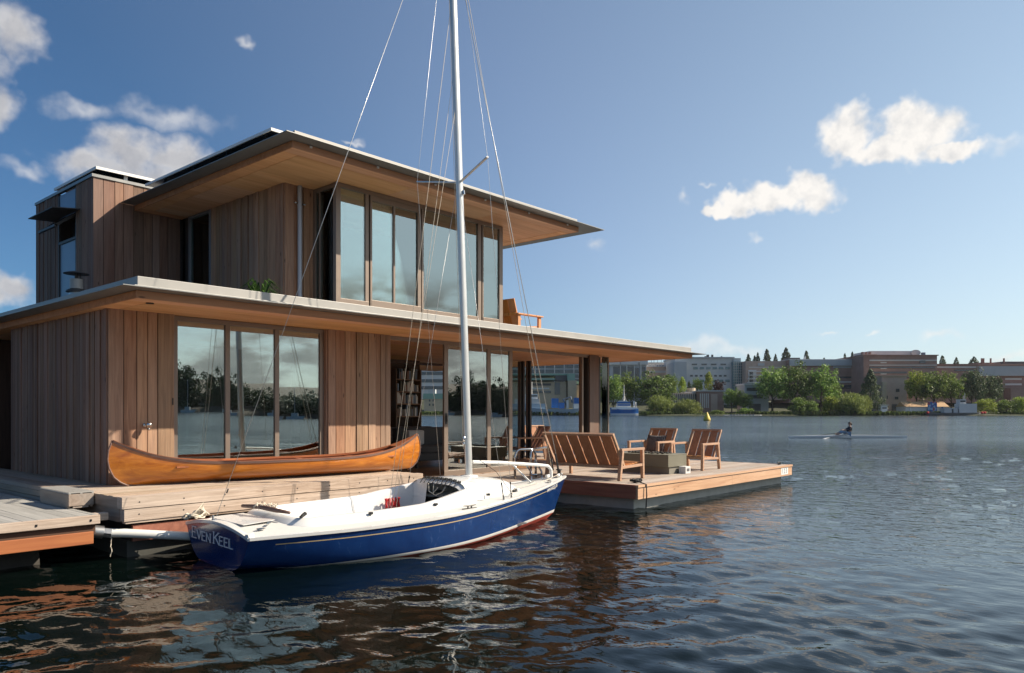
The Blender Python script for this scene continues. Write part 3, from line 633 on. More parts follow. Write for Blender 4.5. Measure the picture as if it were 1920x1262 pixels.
P('drip_flange', M['metal'], lambda b: flange(b, A0, A1, B0, B1, 5.986, .30, .66), parent=ur)
P('parapet', M['parapet'], lambda b: (b.box(A0+.03, A1, B0+.0, B0+.05, 6.0, 6.16), b.box(A1-.05, A1, B0+.05, B1, 6.0, 6.13)), parent=ur, bev=.006)
P('roofing', M['roofing'], lambda b: b.box(A0, A1-.05, B0+.05, B1, 5.99, 6.03), parent=ur)
sp_ = P('solar_panel', M['solar'], lambda b: [b.box(2.28, 3.9, -.36+.9*i, .52+.9*i, 6.17, 6.20) for i in range(5)], parent=ur)
P('panel_frame', M['white'], lambda b: (b.box(2.262, 3.92, -.385, -.362, 6.165, 6.21), b.box(2.258, 2.278, -.36, 4.14, 6.165, 6.21)), parent=ur)
for v in (.2, 1.4, 2.6, 3.8): P('panel_bracket', M['metal'], lambda b: b.bar((2.5, v, 6.0), (2.5, v, 6.17), .05, .05), parent=ur)
for k in range(6):
    P('fascia_clip', M['white'], lambda b: b.box(2.75+k*1.35, 2.79+k*1.35, B0-.04, B0-.021, 5.945, 5.975), parent=ur)
# --- stair tower
T0, TV0, TV1, TZ = 1.67, 5.1, 8.25, 6.40
tw = P('stair_tower', M['frame_dk'], lambda b: (b.box(T0+.002, 5.0, TV0+.002, TV0+.1, 3.33, TZ), b.box(T0+.002, T0+.1, TV0+.1, 5.99, 3.33, TZ), b.box(T0+.002, T0+.1, 6.98, TV1, 3.33, TZ), b.box(T0, 5.0, TV1, TV1+.1, 3.33, TZ), b.box(T0+.1, 5, TV0+.1, TV1, 6.3, 6.38)))
def towerclad(b):
    boards(b, 'v', T0, TV0, 5.975, 3.33, TZ, -1, 31, wmin=.09, wmax=.17)
    boards(b, 'v', T0, 6.99, TV1+.1, 3.33, TZ, -1, 33, wmin=.09, wmax=.17)
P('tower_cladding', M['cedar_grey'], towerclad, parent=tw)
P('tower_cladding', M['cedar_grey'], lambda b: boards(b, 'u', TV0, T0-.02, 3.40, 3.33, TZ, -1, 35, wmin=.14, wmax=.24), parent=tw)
P('roof_trim', M['metal'], lambda b: (b.box(T0-.05, 5.0, TV0-.05, TV0+.02, TZ+.002, 6.46), b.box(T0-.05, T0+.02, TV0+.02, TV1+.12, TZ+.002, 6.46)), parent=tw)
P('solar_panel', M['solar'], lambda b: b.box(1.70, 4.6, 5.03, 7.3, 6.56, 6.59), parent=tw)
P('panel_frame', M['white'], lambda b: (b.box(1.68, 4.62, 5.005, 5.028, 6.55, 6.605), b.box(1.675, 1.697, 5.03, 7.32, 6.55, 6.605), b.box(2.25, 2.32, 5.1, 5.14, 6.46, 6.62)), parent=tw)
gt = window('tower_window', [(1.65, 1.71, 5.975, 6.02, 3.4, 6.36), (1.65, 1.71, 6.945, 6.99, 3.4, 6.36), (1.651, 1.709, 6.02, 6.945, 5.31, 5.37), (1.651, 1.709, 6.02, 6.945, 5.80, 5.86)], [(1.675, 1.685, 6.02, 6.945, 3.4, 5.31)], mat_f=M['frame_dk'], mat_g=M['panelblue'])
P('upper_panel', M['panelblue'], lambda b: b.box(1.665, 1.69, 6.02, 6.945, 5.86, 6.36), parent=gt)
P('room_shade_sheet', M['black'], lambda b: b.box(1.9, 1.95, 6.0, 6.97, 5.3, 5.86), parent=gt)  # black sheet behind the open hopper, painted for the shade inside
def hopper(b):
    b.bar((1.63, 6.02, 5.80), (1.28, 6.02, 5.52), .04, .05); b.bar((1.63, 6.94, 5.80), (1.28, 6.94, 5.52), .04, .05); b.bar((1.28, 6.0, 5.52), (1.28, 6.96, 5.52), .05, .05)
hp = P('hopper_sash', M['frame_dk'], hopper, parent=gt)
P('awning', M['frame_dk'], lambda b: (b.prism([(T0-.02, 5.72, 5.865), (T0-.02, 7.30, 5.865), (T0-.52, 7.22, 5.82), (T0-.52, 5.80, 5.82)], (0, 0, .018)),), parent=tw)
P('awning', M['frame_dk'], lambda b: b.prism([(1.75, 8.36, 5.25), (3.2, 8.36, 5.25), (3.1, 8.95, 5.21), (1.85, 8.95, 5.21)], (0, 0, .018)), parent=tw)
# --- bits and pieces on the house
P('downpipe', plain('pale_pipe', (.42,.44,.48), .4, .2, .04), lambda b: b.tube([(3.68, .985, 3.33), (3.68, .985, 5.87)], .042, 14), smooth='auto')
for z in (3.75, 5.55): P('pipe_bracket', M['steel'], lambda b: (b.bar((3.58, .985, z), (3.78, .985, z), .02, .03), b.ball((3.58, .97, z), .02, .02, .02), b.ball((3.78, .97, z), .02, .02, .02)))
chn = P('chimney_flue', M['galv'], lambda b: b.lathe((.8, 3.5, 3.33), [(.16, 0), (.14, .25), (.115, .52)], 20), smooth='auto')
P('chimney_collar', M['frame_dk'], lambda b: b.lathe((.8, 3.5, 3.85), [(.10, 0), (.17, .0), (.16, .03), (.10, .06)], 20), parent=chn, smooth='auto')
P('chimney_band', M['parapet'], lambda b: b.lathe((.8, 3.5, 3.91), [(.105, 0), (.105, .17)], 20), parent=chn, smooth='auto')
P('chimney_cap', M['frame_dk'], lambda b: (b.lathe((.8, 3.5, 4.17), [(.21, 0), (.20, .012), (.05, .05)], 20), b.tube([(.8, 3.5, 4.05), (.8, 3.5, 4.17)], .03, 6), b.tube([(.86, 3.5, 4.05), (.86, 3.5, 4.17)], .01, 6)), parent=chn)
lp = P('wall_lamp', M['steel'], lambda b: (b.lathe((.47, -.034, 1.56), [(.03, -.02), (.035, .0), (.03, .02)], 12), b.tube([(.47, -.03, 1.57), (.47, -.11, 1.57)], .018, 8)), smooth='auto')
P('lamp_globe', M['steel'], lambda b: (b.ball((.485, -.13, 1.565), .045, .045, .045, 14, 8), b.ball((.485, -.13, 1.505), .016, .016, .02)), parent=lp, smooth=True)
P('door_latch', M['black'], lambda b: b.box(.862, .876, -.04, -.03, 1.85, 1.95))
for i, (dx, ch) in enumerate(((0, '1'), (.115, '2'), (.23, '3'))):
    o = text_mesh('deck_number', ch, .17, .002, M['panelblue']); o.parent = H; o.location = Vector((13.78+dx, -3.909, .265))-Vector((4, 2, 0)); o.rotation_euler = (rad(90), 0, 0)
P('number_plate', M['white'], lambda b: b.box(13.74, 14.16, -3.9085, -3.905, .235, .40))
# --- deck fittings (rest on the deck)
def cleat(loc, rz, label):
    t = thing('mooring_cleat', label, 'cleat', loc, rz, 'mooring cleats on the deck')
    b = MB(); b.tube([(-.15, 0, .062), (-.08, 0, .055), (.08, 0, .055), (.15, 0, .062)], [.008, .014, .014, .008], 8); b.build('horns', M['black'], t, smooth=True, local=True)
    b = MB(); b.tube([(-.045, 0, 0), (-.045, 0, .055)], .014, 8); b.tube([(.045, 0, 0), (.045, 0, .055)], .014, 8); b.box(-.07, .07, -.025, .025, 0, .012); b.build('base', M['black'], t, local=True)
    return t
ck = cleat((7.75, -3.62, .453), .1, 'black cleat wrapped with dark rope at the near deck corner')
dup(ck, (14.2, -3.68, .453), .05, 'bare black cleat at the far tip of the deck')
def ropewrap():
    b = MB(); rng = random.Random(6); pts = []
    for i in range(90):
        a = i*.62; pts.append((7.75+.12*math.cos(a)*(.7+.5*rng.random()), -3.62+.055*math.sin(a*1.3)*(.8+.5*rng.random()), .47+.05*rng.random()))
    b.tube(pts, .011, 6)
    b.tube([(7.70, -3.66, .49), (7.62, -3.80, .475), (7.58, -3.935, .45), (7.575, -3.945, .25), (7.56, -3.94, .02)], .012, 6)
    o = b.build('mooring_rope', M['rope_dk'], smooth=True); tag(o, 'dark mooring rope coiled round the near cleat and hanging down the deck edge', 'rope')
ropewrap()
def uladder():
    t = thing('swim_ladder', 'stainless swim ladder with arched handrails at the notch of the deck', 'ladder', (7.4, -1.5, .45))
    for (pa, pb) in (((965.5, 897), (1004.5, 895)), ((995, 896), (1034, 888))):
        a_, c_ = on(pa, z=.452), on(pb, z=.452)
        h = .56; pts = [a_, a_+Vector((0,0,h-.16))]
        for k in range(7):
            th = math.pi*k/12; pts.append(a_+(c_-a_).normalized()*(.13*(1-math.cos(th)))+Vector((0,0,h-.16+.16*math.sin(th))))
        for k in range(7):
            th = math.pi*(6-k)/12; pts.append(c_-(c_-a_).normalized()*(.13*(1-math.cos(th)))+Vector((0,0,h-.16+.16*math.sin(th))))
        pts += [c_+Vector((0,0,h-.16)), c_]
        b = MB(); b.tube(pts, .024, 10); b.build('handrail', M['steel'], t, smooth=True)
    b = MB(); a_ = on((1004.5, 895), z=.452); b.tube([a_+Vector((0,0,.3)), a_+Vector((-.25,-.35,.15)), a_+Vector((-.3,-.42,-.2))], .02, 8); b.tube([a_+Vector((-.28,.06,.3)), a_+Vector((-.5,-.3,.15)), a_+Vector((-.55,-.36,-.2))], .02, 8)
    for k in range(2): b.tube([a_+Vector((-.27-.02*k,-.38,.1-.2*k)), a_+Vector((-.53-.02*k,-.33,.1-.2*k))], .016, 8)
    b.build('rungs', M['steel'], t, smooth=True)
uladder()
def plant():
    t = thing('potted_plant', 'small spiky green plant in a low pot on the lower roof', 'plant', (2.75, .75, 3.33))
    b = MB(); b.lathe((2.75, .75, 3.33), [(.13, 0), (.17, .28), (.155, .28), (.15, .25)], 16); b.build('pot', M['roof_dk'], t)
    b = MB(); rng = random.Random(12)
    for i in range(60):
        a = rng.uniform(0, 6.28); l = rng.uniform(.25, .55); up = rng.uniform(.15, .45); p = Vector((2.75, .75, 3.58)); w = Vector((-math.sin(a), math.cos(a), 0))*.014
        q = p+Vector((math.cos(a)*l*.5, math.sin(a)*l*.5, up)); r = p+Vector((math.cos(a)*l, math.sin(a)*l, up*.8-.05))
        b.add([p-w, p+w, q+w, q-w, r], [(0,1,2,3), (3,2,4)])
    b.build('leaves', M['lf_plant'], t)
plant()
# --- neighbouring dock, step box, pipe
def dock():
    t = thing('dock', 'grey planked dock with an orange fir beam at the near left corner', 'dock', (-4, 0, 0))
    b = MB(); rng = random.Random(9); u = -8.0
    while u < -.84:
        b.box(u+.003, min(u+.137, -.80), -1.78, 3.0, .53, .57+rng.uniform(-.0015, .0015)); u += .14
    b.build('planks', M['dockplank'], t)
    b = MB(); b.box(-8, -.80, -1.83, -1.785, .47, .573); b.build('edge_board', M['timber'], t, bev=.006)
    b = MB()
    for k in range(14): b.lathe((-8.2+k*.55+.15, -1.831, .52), [(.011, -.011), (.012, 0), (.011, .011)], 8)
    b.build('bolts', M['black'], t)
    b = MB(); b.box(-8, -.83, -1.77, -1.70, .36, .468); b.build('dark_beam', M['dark_beam'], t)
    b = MB(); b.box(-8, -.86, -1.80, -1.72, .245, .385); b.build('fir_beam', M['fir'], t, bev=.006)
    b = MB(); b.box(-8, -1.0, -.9, 2.8, .1, .5); b.build('underframe', M['frame_dk'], t)
    b = MB(); rng = random.Random(4)
    rs = []
    for i in range(26):
        x = -8+i*.27; rs.append([Vector((x, -.95, -.02))+Vector((0, (.33+.03*rng.random())*math.cos(a), (.30+.03*rng.random())*math.sin(a))) for a in [2*math.pi*j/14 for j in range(14)]])
    b.rings(rs); b.build('log_float', M['rock'], t, smooth=True)
    b = MB(); b.box(-.80, -.62, -1.60, -1.48, .47, .56); b.build('bumper_block', M['timber'], t, bev=.01)
dock()
def stepbox():
    t = thing('step_box', 'square wooden step with a grated top between dock and platform', 'step', (-.7, -.5, .57))
    b = MB(); b.box(-.85, -.565, -1.0, -.965, .60, .745); b.box(-.85, -.82, -.964, .0, .575, .745); b.box(-.595, -.565, -.964, 0, .575, .745); b.box(-.82, -.595, -.03, 0, .575, .745); b.box(-.80, -.62, -.99, -.97, .573, .60)
    b.build('box', M['timber_y'], t, bev=.004)
    b = MB()
    for i in range(40): b.box(-.85, -.565, -1.0+i*.025, -1.0+i*.025+.014, .757, .772)
    for u in (-.85, -.72, -.59): b.box(u, u+.025, -1.0, 0, .747, .757)
    b.build('grating', M['parapet'], t)
stepbox()
def pipe():
    t = thing('mooring_pipe', 'thick white pipe between the dock corner and the sailboat stern', 'pipe', (-.3, -1.9, .25))
    b = MB(); b.tube([(-.66, -1.66, .33), (-.5, -1.72, .315), (.3, -2.02, .205)], .052, 16); b.build('tube', M['pvc'], t, smooth='auto')
    b = MB(); b.tube([(-.80, -1.62, .36), (-.70, -1.645, .34)], .075, 12); b.tube([(-.70, -1.645, .34), (-.62, -1.675, .325)], .06, 6); b.tube([(-.82, -1.60, .41), (-.80, -1.62, .30)], .05, 12); b.build('coupling', M['galv'], t, smooth='auto')
    b = MB(); rng = random.Random(1); b.tube([(-.64+.02*rng.random(), -1.70+.02*rng.random(), .29-.03*i) for i in range(9)], .006, 5); b.build('frayed_line', M['rope'], t)
pipe()
# ------------------------------------------------------------------ sailboat
BANG = rad(-4.64)
SB = thing('sailboat', 'open blue sailboat with white deck moored along the platform', 'sailboat', (.05, -2.86, 0), BANG)
def itp(x, xs, ys): return float(np.interp(x, xs, ys))
def smooth_tab(xs, ys):
    xs, ys = np.array(xs, float), np.array(ys, float); d = np.gradient(ys, xs)
    def f(x):
        x = min(max(x, xs[0]), xs[-1]); i = min(max(int(np.searchsorted(xs, x))-1, 0), len(xs)-2)
        h = xs[i+1]-xs[i]; t = (x-xs[i])/h
        return float((2*t**3-3*t*t+1)*ys[i]+(t**3-2*t*t+t)*h*d[i]+(-2*t**3+3*t*t)*ys[i+1]+(t**3-t*t)*h*d[i+1])
    return f
fBs = smooth_tab([0, .6, 1.1, 1.75, 2.5, 3.05, 3.6, 4.35, 5.05, 5.6, 5.94], [.845, .97, 1.06, 1.12, 1.13, 1.07, .93, .68, .42, .19, .012])
fBw = smooth_tab([0, .3, .7, 1.3, 2.0, 2.67, 3.2, 3.7, 4.5, 5.1, 5.6], [.25, .50, .74, .93, 1.04, 1.05, .95, .79, .47, .22, .008])
fZs = smooth_tab([0, 1.5, 2.5, 3.6, 4.35, 5.05, 5.94], [.40, .41, .435, .49, .53, .58, .665])
def stem(z): return 5.60+.34*(z/.665) if z > 0 else 5.60+z*3.2
def hull_pt(q, z, side, out=0.0):
    """q 0..1 stern to stem, z height"""
    s = q*stem(z); zs = fZs(q*5.94); w = min(max(z/zs, 0), 1.2)
    hs, hw = fBs(q*5.94), fBw(q*5.6)
    if z < 0: h = hw*max(0., 1-(-z/.38)**1.4)
    else:
        e = itp(q, [0, .15, .5, .8, 1], [.30, .42, .6, .85, 1.0]); h = hw+(hs-hw)*w**e
    return Vector((s, side*(max(h, .004)+out), z))
QS = [0, .02, .05, .09]+[.09+.91*(i/34)**.97 for i in range(1, 35)]; QS[-1] = 1.0
def boot0(q): return -.038+.132*q
def hullmesh():
    b = MB()
    for side in (1, -1):
        rows = []
        for q in QS:
            zs = fZs(q*5.94); z0 = boot0(q); z1 = z0+.03+.015*q; g1 = zs-.085; g0 = g1-.011
            lv = [-.30, -.15, min(z0, -.02) if z0 < 0 else 0.0, z0, z1]
            lv = [-.30, -.17, min(-.08, z0-.02), z0, z1]+[z1+(g0-z1)*k/6 for k in range(1, 7)]+[g1, zs-.03, zs]
            rows.append([hull_pt(q, z, side) for z in lv])
        n = len(rows[0]); o = len(b.v); b.v += [tuple(p) for r in rows for p in r]
        for i in range(len(rows)-1):
            for j in range(n-1):
                m = 1 if j < 3 else 2 if j == 3 else 3 if (j == 10 and .02 < QS[i] < .93) else 0
                b.f.append((o+i*n+j, o+i*n+j+1, o+(i+1)*n+j+1, o+(i+1)*n+j)); b.m.append(m)
    return b
hull = hullmesh().build('hull', [M['blue'], M['red'], M['boot'], M['gold']], SB, smooth=True, local=True)
def ztop(t): return .40+.095*(1-(t/.845)**2)
b = MB()
ts = [-.845+1.69*i/24 for i in range(25)]
prof = []
def tbot(t):
    # lower edge of the transom
    lo, hi = -.05, .40
    for _ in range(40):
        mz = (lo+hi)/2
        if hull_pt(0, mz, 1).y < abs(t): lo = mz
        else: hi = mz
    return max(lo, -.05)
top = [Vector((0, t, ztop(t))) for t in ts]; bot = [Vector((-.0, t, tbot(t) if abs(t) < .843 else .385)) for t in ts]
vs = top+bot; n = len(ts)
b.add(vs, [(i, i+1, n+i+1, n+i) for i in range(n-1)])
b.build('transom', M['blue'], SB, local=True)
# transom lettering, small capitals with serifs
GL = {'E': [((0,0),(0,1)), ((0,1),(.55,1)), ((0,.52),(.42,.52)), ((0,0),(.58,0))], 'V': [((0,1),(.36,0)), ((.36,0),(.72,1))], 'N': [((0,0),(0,1)), ((0,1),(.66,0)), ((.66,0),(.66,1))],
      'K': [((0,0),(0,1)), ((.62,1),(.05,.45)), ((.2,.58),(.68,0))], 'L': [((0,0),(0,1)), ((0,0),(.55,0))]}
WD = {'E': .62, 'V': .74, 'N': .74, 'K': .70, 'L': .60}
def word(mb, txt, t0, dirn, z0, h, xx, small=.76, slope=0.0, st=.014):
    t = t0
    for i, ch in enumerate(txt):
        if ch == ' ': t += dirn*h*.5; continue
        hh = h if (i == 0 or txt[i-1] == ' ') else h*small
        def pt(x, y): return Vector((xx, t+dirn*x*hh*1.62, z0+y*hh+slope*abs(t+dirn*x*hh*1.62-t0)))
        for p, q in GL[ch]:
            thick = st*(1.25 if abs(p[0]-q[0]) < .1 or ch in 'VK' else .8)
            mb.bar(pt(*p), pt(*q), thick, .004, up=(1,0,0))
        for (x, y) in {e for s_ in GL[ch] for e in s_ if e[1] in (0, 1) and e[0] in (0, .66, .72, .62, .68)}:
            mb.bar(pt(x-.1, y), pt(x+.1, y), st*.6, .004, up=(1,0,0))
        t += dirn*(WD[ch]*1.62+(.27 if i and txt[i-1] != ' ' else .08))*hh
    return t
b = MB(); tx = word(b, 'EVEN', .655, -1, .25, .13, -.006, slope=-.012); b.build('name_lettering', M['letter'], SB, local=True)
b = MB(); word(b, 'KEEL', tx-.055, -1, .248, .13, -.006, slope=-.012); b.build('name_lettering', M['letter'], SB, local=True)
# deck
fC = smooth_tab([.55, .8, 1.2, 1.9, 2.6, 3.3], [.50, .62, .70, .74, .72, .62])      # cockpit opening half width
def decz(s, t): 
    B = max(fBs(min(s, 5.94)), .05); return fZs(s)+(.095 if s < .01 else itp(s, [0, .7, 2, 4, 5.9], [.095, .08, .06, .05, .01]))*(1-min(1, (t/B)**2))
S_ = [0, .15, .35, .6]+[.75+i*.15 for i in range(17)]+[3.3, 3.5, 3.75, 4.0, 4.25, 4.5, 4.75, 5.0, 5.2, 5.4, 5.6, 5.75, 5.88, 5.94]
b = MB()
for side in (1, -1):
    rows = []
    for s in S_:
        B = fBs(s)+.008; inner = 0.0
        if .6 < s < 3.3: inner = fC(s)+.10
        rows.append([Vector((s, side*(inner+(B-inner)*k/6), decz(s, inner+(B-inner)*k/6))) for k in range(7)])
    for i in range(len(rows)-1):
        if S_[i] >= .6 and S_[i+1] <= .76 and False: continue
    b.rings(rows, close=False, caps=False)
b.build('deck', M['nonskid'], SB, smooth=True, local=True)
# toe rail along the sheer and across the stern
b = MB()
for side in (1, -1):
    pr = []
    for q in QS:
        p = hull_pt(q, fZs(q*5.94), side); o = Vector((0, side, 0))
        pr.append([p+o*.012+Vector((0,0,-.022)), p+o*.016+Vector((0,0,.012)), p-o*.035+Vector((0,0,.016)), p-o*.05+Vector((0,0,.0))])
    b.rings(pr, True, True)
b.rings([[Vector((-.012, t, ztop(t)-.028)), Vector((-.016, t, ztop(t)+.008)), Vector((.04, t, ztop(t)+.012)), Vector((.06, t, ztop(t)-.002))] for t in ts])
b.build('toe_rail', M['gel'], SB, smooth='auto', local=True)
# cockpit: coaming loop, walls, floor
loop = []
for i in range(26): loop.append((3.30-i*(3.30-.95)/25, 1))
path = [(s, fC(s)) for s, _ in loop]
for k in range(1, 8):
    a = math.pi/2*k/8; path.append((.95-.27*math.sin(a), fC(.95)-.24*(1-math.cos(a))))
half = path
full = [(s, c) for s, c in half]+[(.66, .2), (.66, 0), (.66, -.2)]+[(s, -c) for s, c in reversed(half)]
pr = []
for i, (s, c) in enumerate(full):
    p = Vector((s, c)); a_ = Vector(full[max(i-1, 0)]); c_ = Vector(full[min(i+1, len(full)-1)]); d = (c_-a_).normalized(); nrm = Vector((d.y, -d.x))
    if nrm.dot(Vector((s-2.0, c))) < 0: nrm = -nrm
    z = decz(s, c); hgt = itp(s, [.66, 1.0, 2.4, 3.3], [.065, .085, .10, .20])
    def q3(off, zz): w_ = p+nrm*off; return Vector((w_.x, w_.y, zz))
    pr.append([q3(.115, z-.012), q3(.055, z+hgt*.75), q3(.02, z+hgt), q3(-.03, z+hgt), q3(-.05, z+hgt-.02), q3(-.07, z-.08), q3(-.13, .12), q3(-.13, .08)])
b = MB(); b.rings(pr, close=False, caps=False); b.build('coaming', M['gel'], SB, smooth='auto', local=True)
b = MB(); b.prism([(s, c*.9, .10) for s, c in full], (0, 0, .02)); b.build('cockpit_floor', M['nonskid'], SB, local=True)
b = MB()
for side in (1, -1):
    b.rings([[Vector((s, side*(fC(s)-.06), .27)), Vector((s, side*(fC(s)-.30), .27)), Vector((s, side*(fC(s)-.31), .25)), Vector((s, side*(fC(s)-.31), .12))] for s in (.95, 1.3, 1.8, 2.3, 2.8, 3.1)], close=False, caps=False)
b.build('bench_seat', M['gel'], SB, smooth='auto', local=True)
# cuddy cabin
def cab(s):
    w = itp(s, [3.15, 3.6, 4.1, 4.55], [.66, .60, .50, .34]); zt = itp(s, [3.15, 3.7, 4.15, 4.45, 4.6], [.79, .80, .765, .68, .56])
    r = []
    for k in range(17):
        a = math.pi*k/16; ex = .55
        y = w*math.copysign(abs(math.cos(a))**ex, math.cos(a)); hz = abs(math.sin(a))**.62
        zb = decz(s, min(w, fBs(s)))-.01
        r.append(Vector((s-.06*hz if s > 4.3 else s+.10*hz if s < 3.3 else s, y, zb+(zt-zb)*hz)))
    return r
b = MB(); b.rings([cab(s) for s in (3.15, 3.3, 3.5, 3.7, 3.9, 4.1, 4.25, 4.4, 4.5, 4.6)], close=False, caps=False)
b.build('cabin', M['gel'], SB, smooth=True, local=True)
c0 = cab(3.15)
b = MB()
def bulk(y0, y1, z0=.12):
    ys = [y0+(y1-y0)*k/8 for k in range(9)]; cy = [p.y for p in c0][::-1]; cz = [p.z for p in c0][::-1]; cx = [p.x for p in c0][::-1]
    tp = [Vector((itp(y, cy, cx)+.012, y, itp(y, cy, cz)-.01)) for y in ys]; return ys, tp
ys, tp = bulk(.28, .645); b.rings([tp, [Vector((3.16, y, .12)) for y in ys]], close=False, caps=False)
ys, tp = bulk(-.645, -.58); b.rings([tp, [Vector((3.16, y, .12)) for y in ys]], close=False, caps=False)
ys, tp = bulk(-.58, .28); b.rings([tp, [Vector((3.165, y, p.z-.05)) for y, p in zip(ys, tp)]], close=False, caps=False)
b.build('bulkhead', M['gel'], SB, local=True)
b = MB(); b.box(4.35, 4.38, -.45, .45, .1, .6); b.box(3.2, 4.4, -.62, .62, .09, .11); b.box(3.25, 4.4, .56, .585, .1, .55); b.build('cabin_lining', M['roof_dk'], SB, local=True)
b = MB(); b.lathe((3.81, 0, .785), [(.14, 0), (.13, .02), (.08, .03)], 14); b.build('mast_step', M['gel'], SB, local=True, smooth='auto')
b = MB(); rng = random.Random(3)
for i in range(9):
    y = .27-i*.092; z = itp(y, [p.y for p in c0][::-1], [p.z for p in c0][::-1])
    b.box(3.20, 3.25, y-.013, y+.013, z-.005, z+.025); b.tube([(3.22, y, z+.03), (3.17, y+.02*rng.random(), z+.005), (3.12, y+.03*rng.random(), z-.06-.03*rng.random())], .006, 5)
b.build('rope_clutches', M['black'], SB, local=True)
b = MB(); b.tube([(3.13, .1, .72), (3.08, .02, .62), (3.10, -.1, .57), (3.12, -.22, .62), (3.12, -.3, .70)], .007, 5); b.tube([(3.13, -.02, .72), (3.09, -.06, .60), (3.12, -.13, .68)], .007, 5); b.build('control_line', M['rope'], SB, local=True, smooth=True)
b = MB(); b.box(3.145, 3.15, .30, .385, .70, .765); b.build('white_plate', M['white'], SB, local=True)
# deck hardware
def hw(name, mat, fn, **k):
    b = MB(); fn(b); return b.build(name, mat, SB, local=True, **k)
def side_pt(s, f): return Vector((s, -(fC(s)+.10)*(1-f)-fBs(s)*f, 0))
for s in (3.0,):
    t_ = -(fBs(s)-.13); z_ = decz(s, t_)
    hw('deck_cleat', M['black'], lambda b: (b.tube([(s-.11, t_, z_+.045), (s-.05, t_, z_+.04), (s+.05, t_, z_+.04), (s+.11, t_, z_+.045)], [.006, .011, .011, .006], 6), b.tube([(s-.03, t_, z_-.01), (s-.03, t_, z_+.04)], .01, 6), b.tube([(s+.03, t_, z_-.01), (s+.03, t_, z_+.04)], .01, 6), b.box(s-.12, s+.12, t_-.012, t_+.012, z_-.004, z_+.008)), smooth='auto')
for s in (1.55, 2.55, 3.55, 4.05):
    t_ = -(fC(min(s, 3.2))+.075); z_ = decz(s, t_)+.07
    hw('fairlead', M['black'], lambda b: (b.box(s-.025, s+.025, t_-.014, t_+.014, z_, z_+.03), b.ball((s, t_-.012, z_+.02), .014, .01, .014, 8, 5)))
hw('cockpit_vent', M['black'], lambda b: b.ball((1.75, -.62, .50), .05, .012, .02, 10, 5))
hw('cam_cleat', M['black'], lambda b: (b.bar((.70, -.66, .545), (.80, -.60, .575), .03, .025), b.bar((.715, -.66, .57), (.785, -.615, .59), .012, .02)))
hw('stern_vent', M['steel'], lambda b: (b.ball((.22, -.66, .465), .06, .028, .012, 12, 5), b.bar((.35, -.55, .49), (.42, -.48, .50), .03, .012)))
hw('corner_cap', M['white'], lambda b: b.bar((-.012, -.82, .425), (.06, -.80, .44), .05, .04))
hw('deck_hatch', M['gel'], lambda b: b.prism([(.12, -.45, .490), (.52, -.40, .505), (.52, .42, .505), (.12, .45, .490)], (0, 0, .006)))
hw('tiller', M['canoe_rail'], lambda b: b.tube([(.50, .40, .60), (.55, .05, .615), (.60, -.25, .60), (.66, -.48, .585)], [.02, .03, .03, .018], 8), smooth=True)
hw('tiller_lashing', M['rope'], lambda b: b.tube([(.52+.05*math.cos(i*1.1)+.004*i, .1-.006*i, .625+.035*math.sin(i*1.7)) for i in range(40)], .008, 5), smooth=True)
hw('stern_gudgeon', M['steel'], lambda b: (b.tube([(.02, .12, .50), (.02, .12, .56)], .012, 6), b.ball((.04, .12, .505), .04, .025, .01)))
# anchor roller, bow fittings
hw('bow_cleat', M['white'], lambda b: (b.bar((5.48, .0, .69), (5.60, .0, .71), .05, .05), b.bar((5.70, -.05, .69), (5.76, -.03, .71), .04, .04), b.tube([(5.80, 0, .66), (5.86, 0, .72)], .018, 8)), bev=.01)
hw('bow_pad', M['steel'], lambda b: (b.bar((5.28, -.24, .625), (5.34, -.21, .64), .05, .035),))
# spars
hw('mast', M['alu'], lambda b: b.rings([[Vector((3.81-.040*(z-.8)+.062*math.cos(a), .0+.004*(z-.8)+.043*math.sin(a), z)) for a in [2*math.pi*j/16 for j in range(16)]] for z in (.80, 3, 6, 9.6)]), smooth='auto')
def mst(z, dx=0, dy=0): return Vector((3.81-.040*(z-.8)+dx, .004*(z-.8)+dy, z))
hw('mast_fitting', M['steel'], lambda b: (b.ball(mst(1.35, -.07), .02, .02, .04), b.ball(mst(1.28, -.08), .025, .02, .025), b.box(3.62, 3.66, -.015, .015, 1.0, 1.05), b.tube([mst(5.0, .03, -.05), mst(4.94, .03, -.06)], .018, 6)))
tipN, tipF = mst(5.27, -.16, -.80), mst(5.27, -.16, .80)
sp1 = hw('spreader', M['alu'], lambda b: b.bar(mst(5.13, -.0, -.04), tipN, .032, .018)); sp2 = hw('spreader', M['alu'], lambda b: b.bar(mst(5.13, 0, .04), tipF, .032, .018))
CN, CF = Vector((3.95, -.76, .52)), Vector((3.9, .76, .52))
def wire(name, pts, r=.0026, mat='wire'): return hw(name, M[mat], lambda b: b.tube(pts, r, 5), smooth=True)
def turnb(p, q):
    p, q = Vector(p), Vector(q); d = (q-p).normalized(); hw('turnbuckle', M['black'], lambda b: (b.tube([p, p+d*.05], .010, 6), b.tube([p+d*.05, p+d*.20], .007, 6), b.tube([p+d*.20, p+d*.23], .011, 6)), smooth='auto')
wire('shroud', [mst(9.4, 0, -.03), tipN, CN]); turnb(CN, tipN)
wire('shroud', [mst(9.4, 0, .03), tipF, CF]); turnb(CF, tipF)
CN2, CF2 = Vector((3.78, -.78, .52)), Vector((3.28, .82, .55))
wire('lower_shroud', [mst(4.95, -.02, -.04), CN2]); turnb(CN2, mst(4.95, 0, 0))
wire('lower_shroud', [mst(4.95, -.04, .04), CF2]); turnb(CF2, mst(4.95, 0, 0))
for p in (CN, CF, CN2, CF2): hw('chainplate', M['steel'], lambda b: b.bar(p+Vector((0, 0, -.06)), p+Vector((0, 0, .03)), .03, .008))
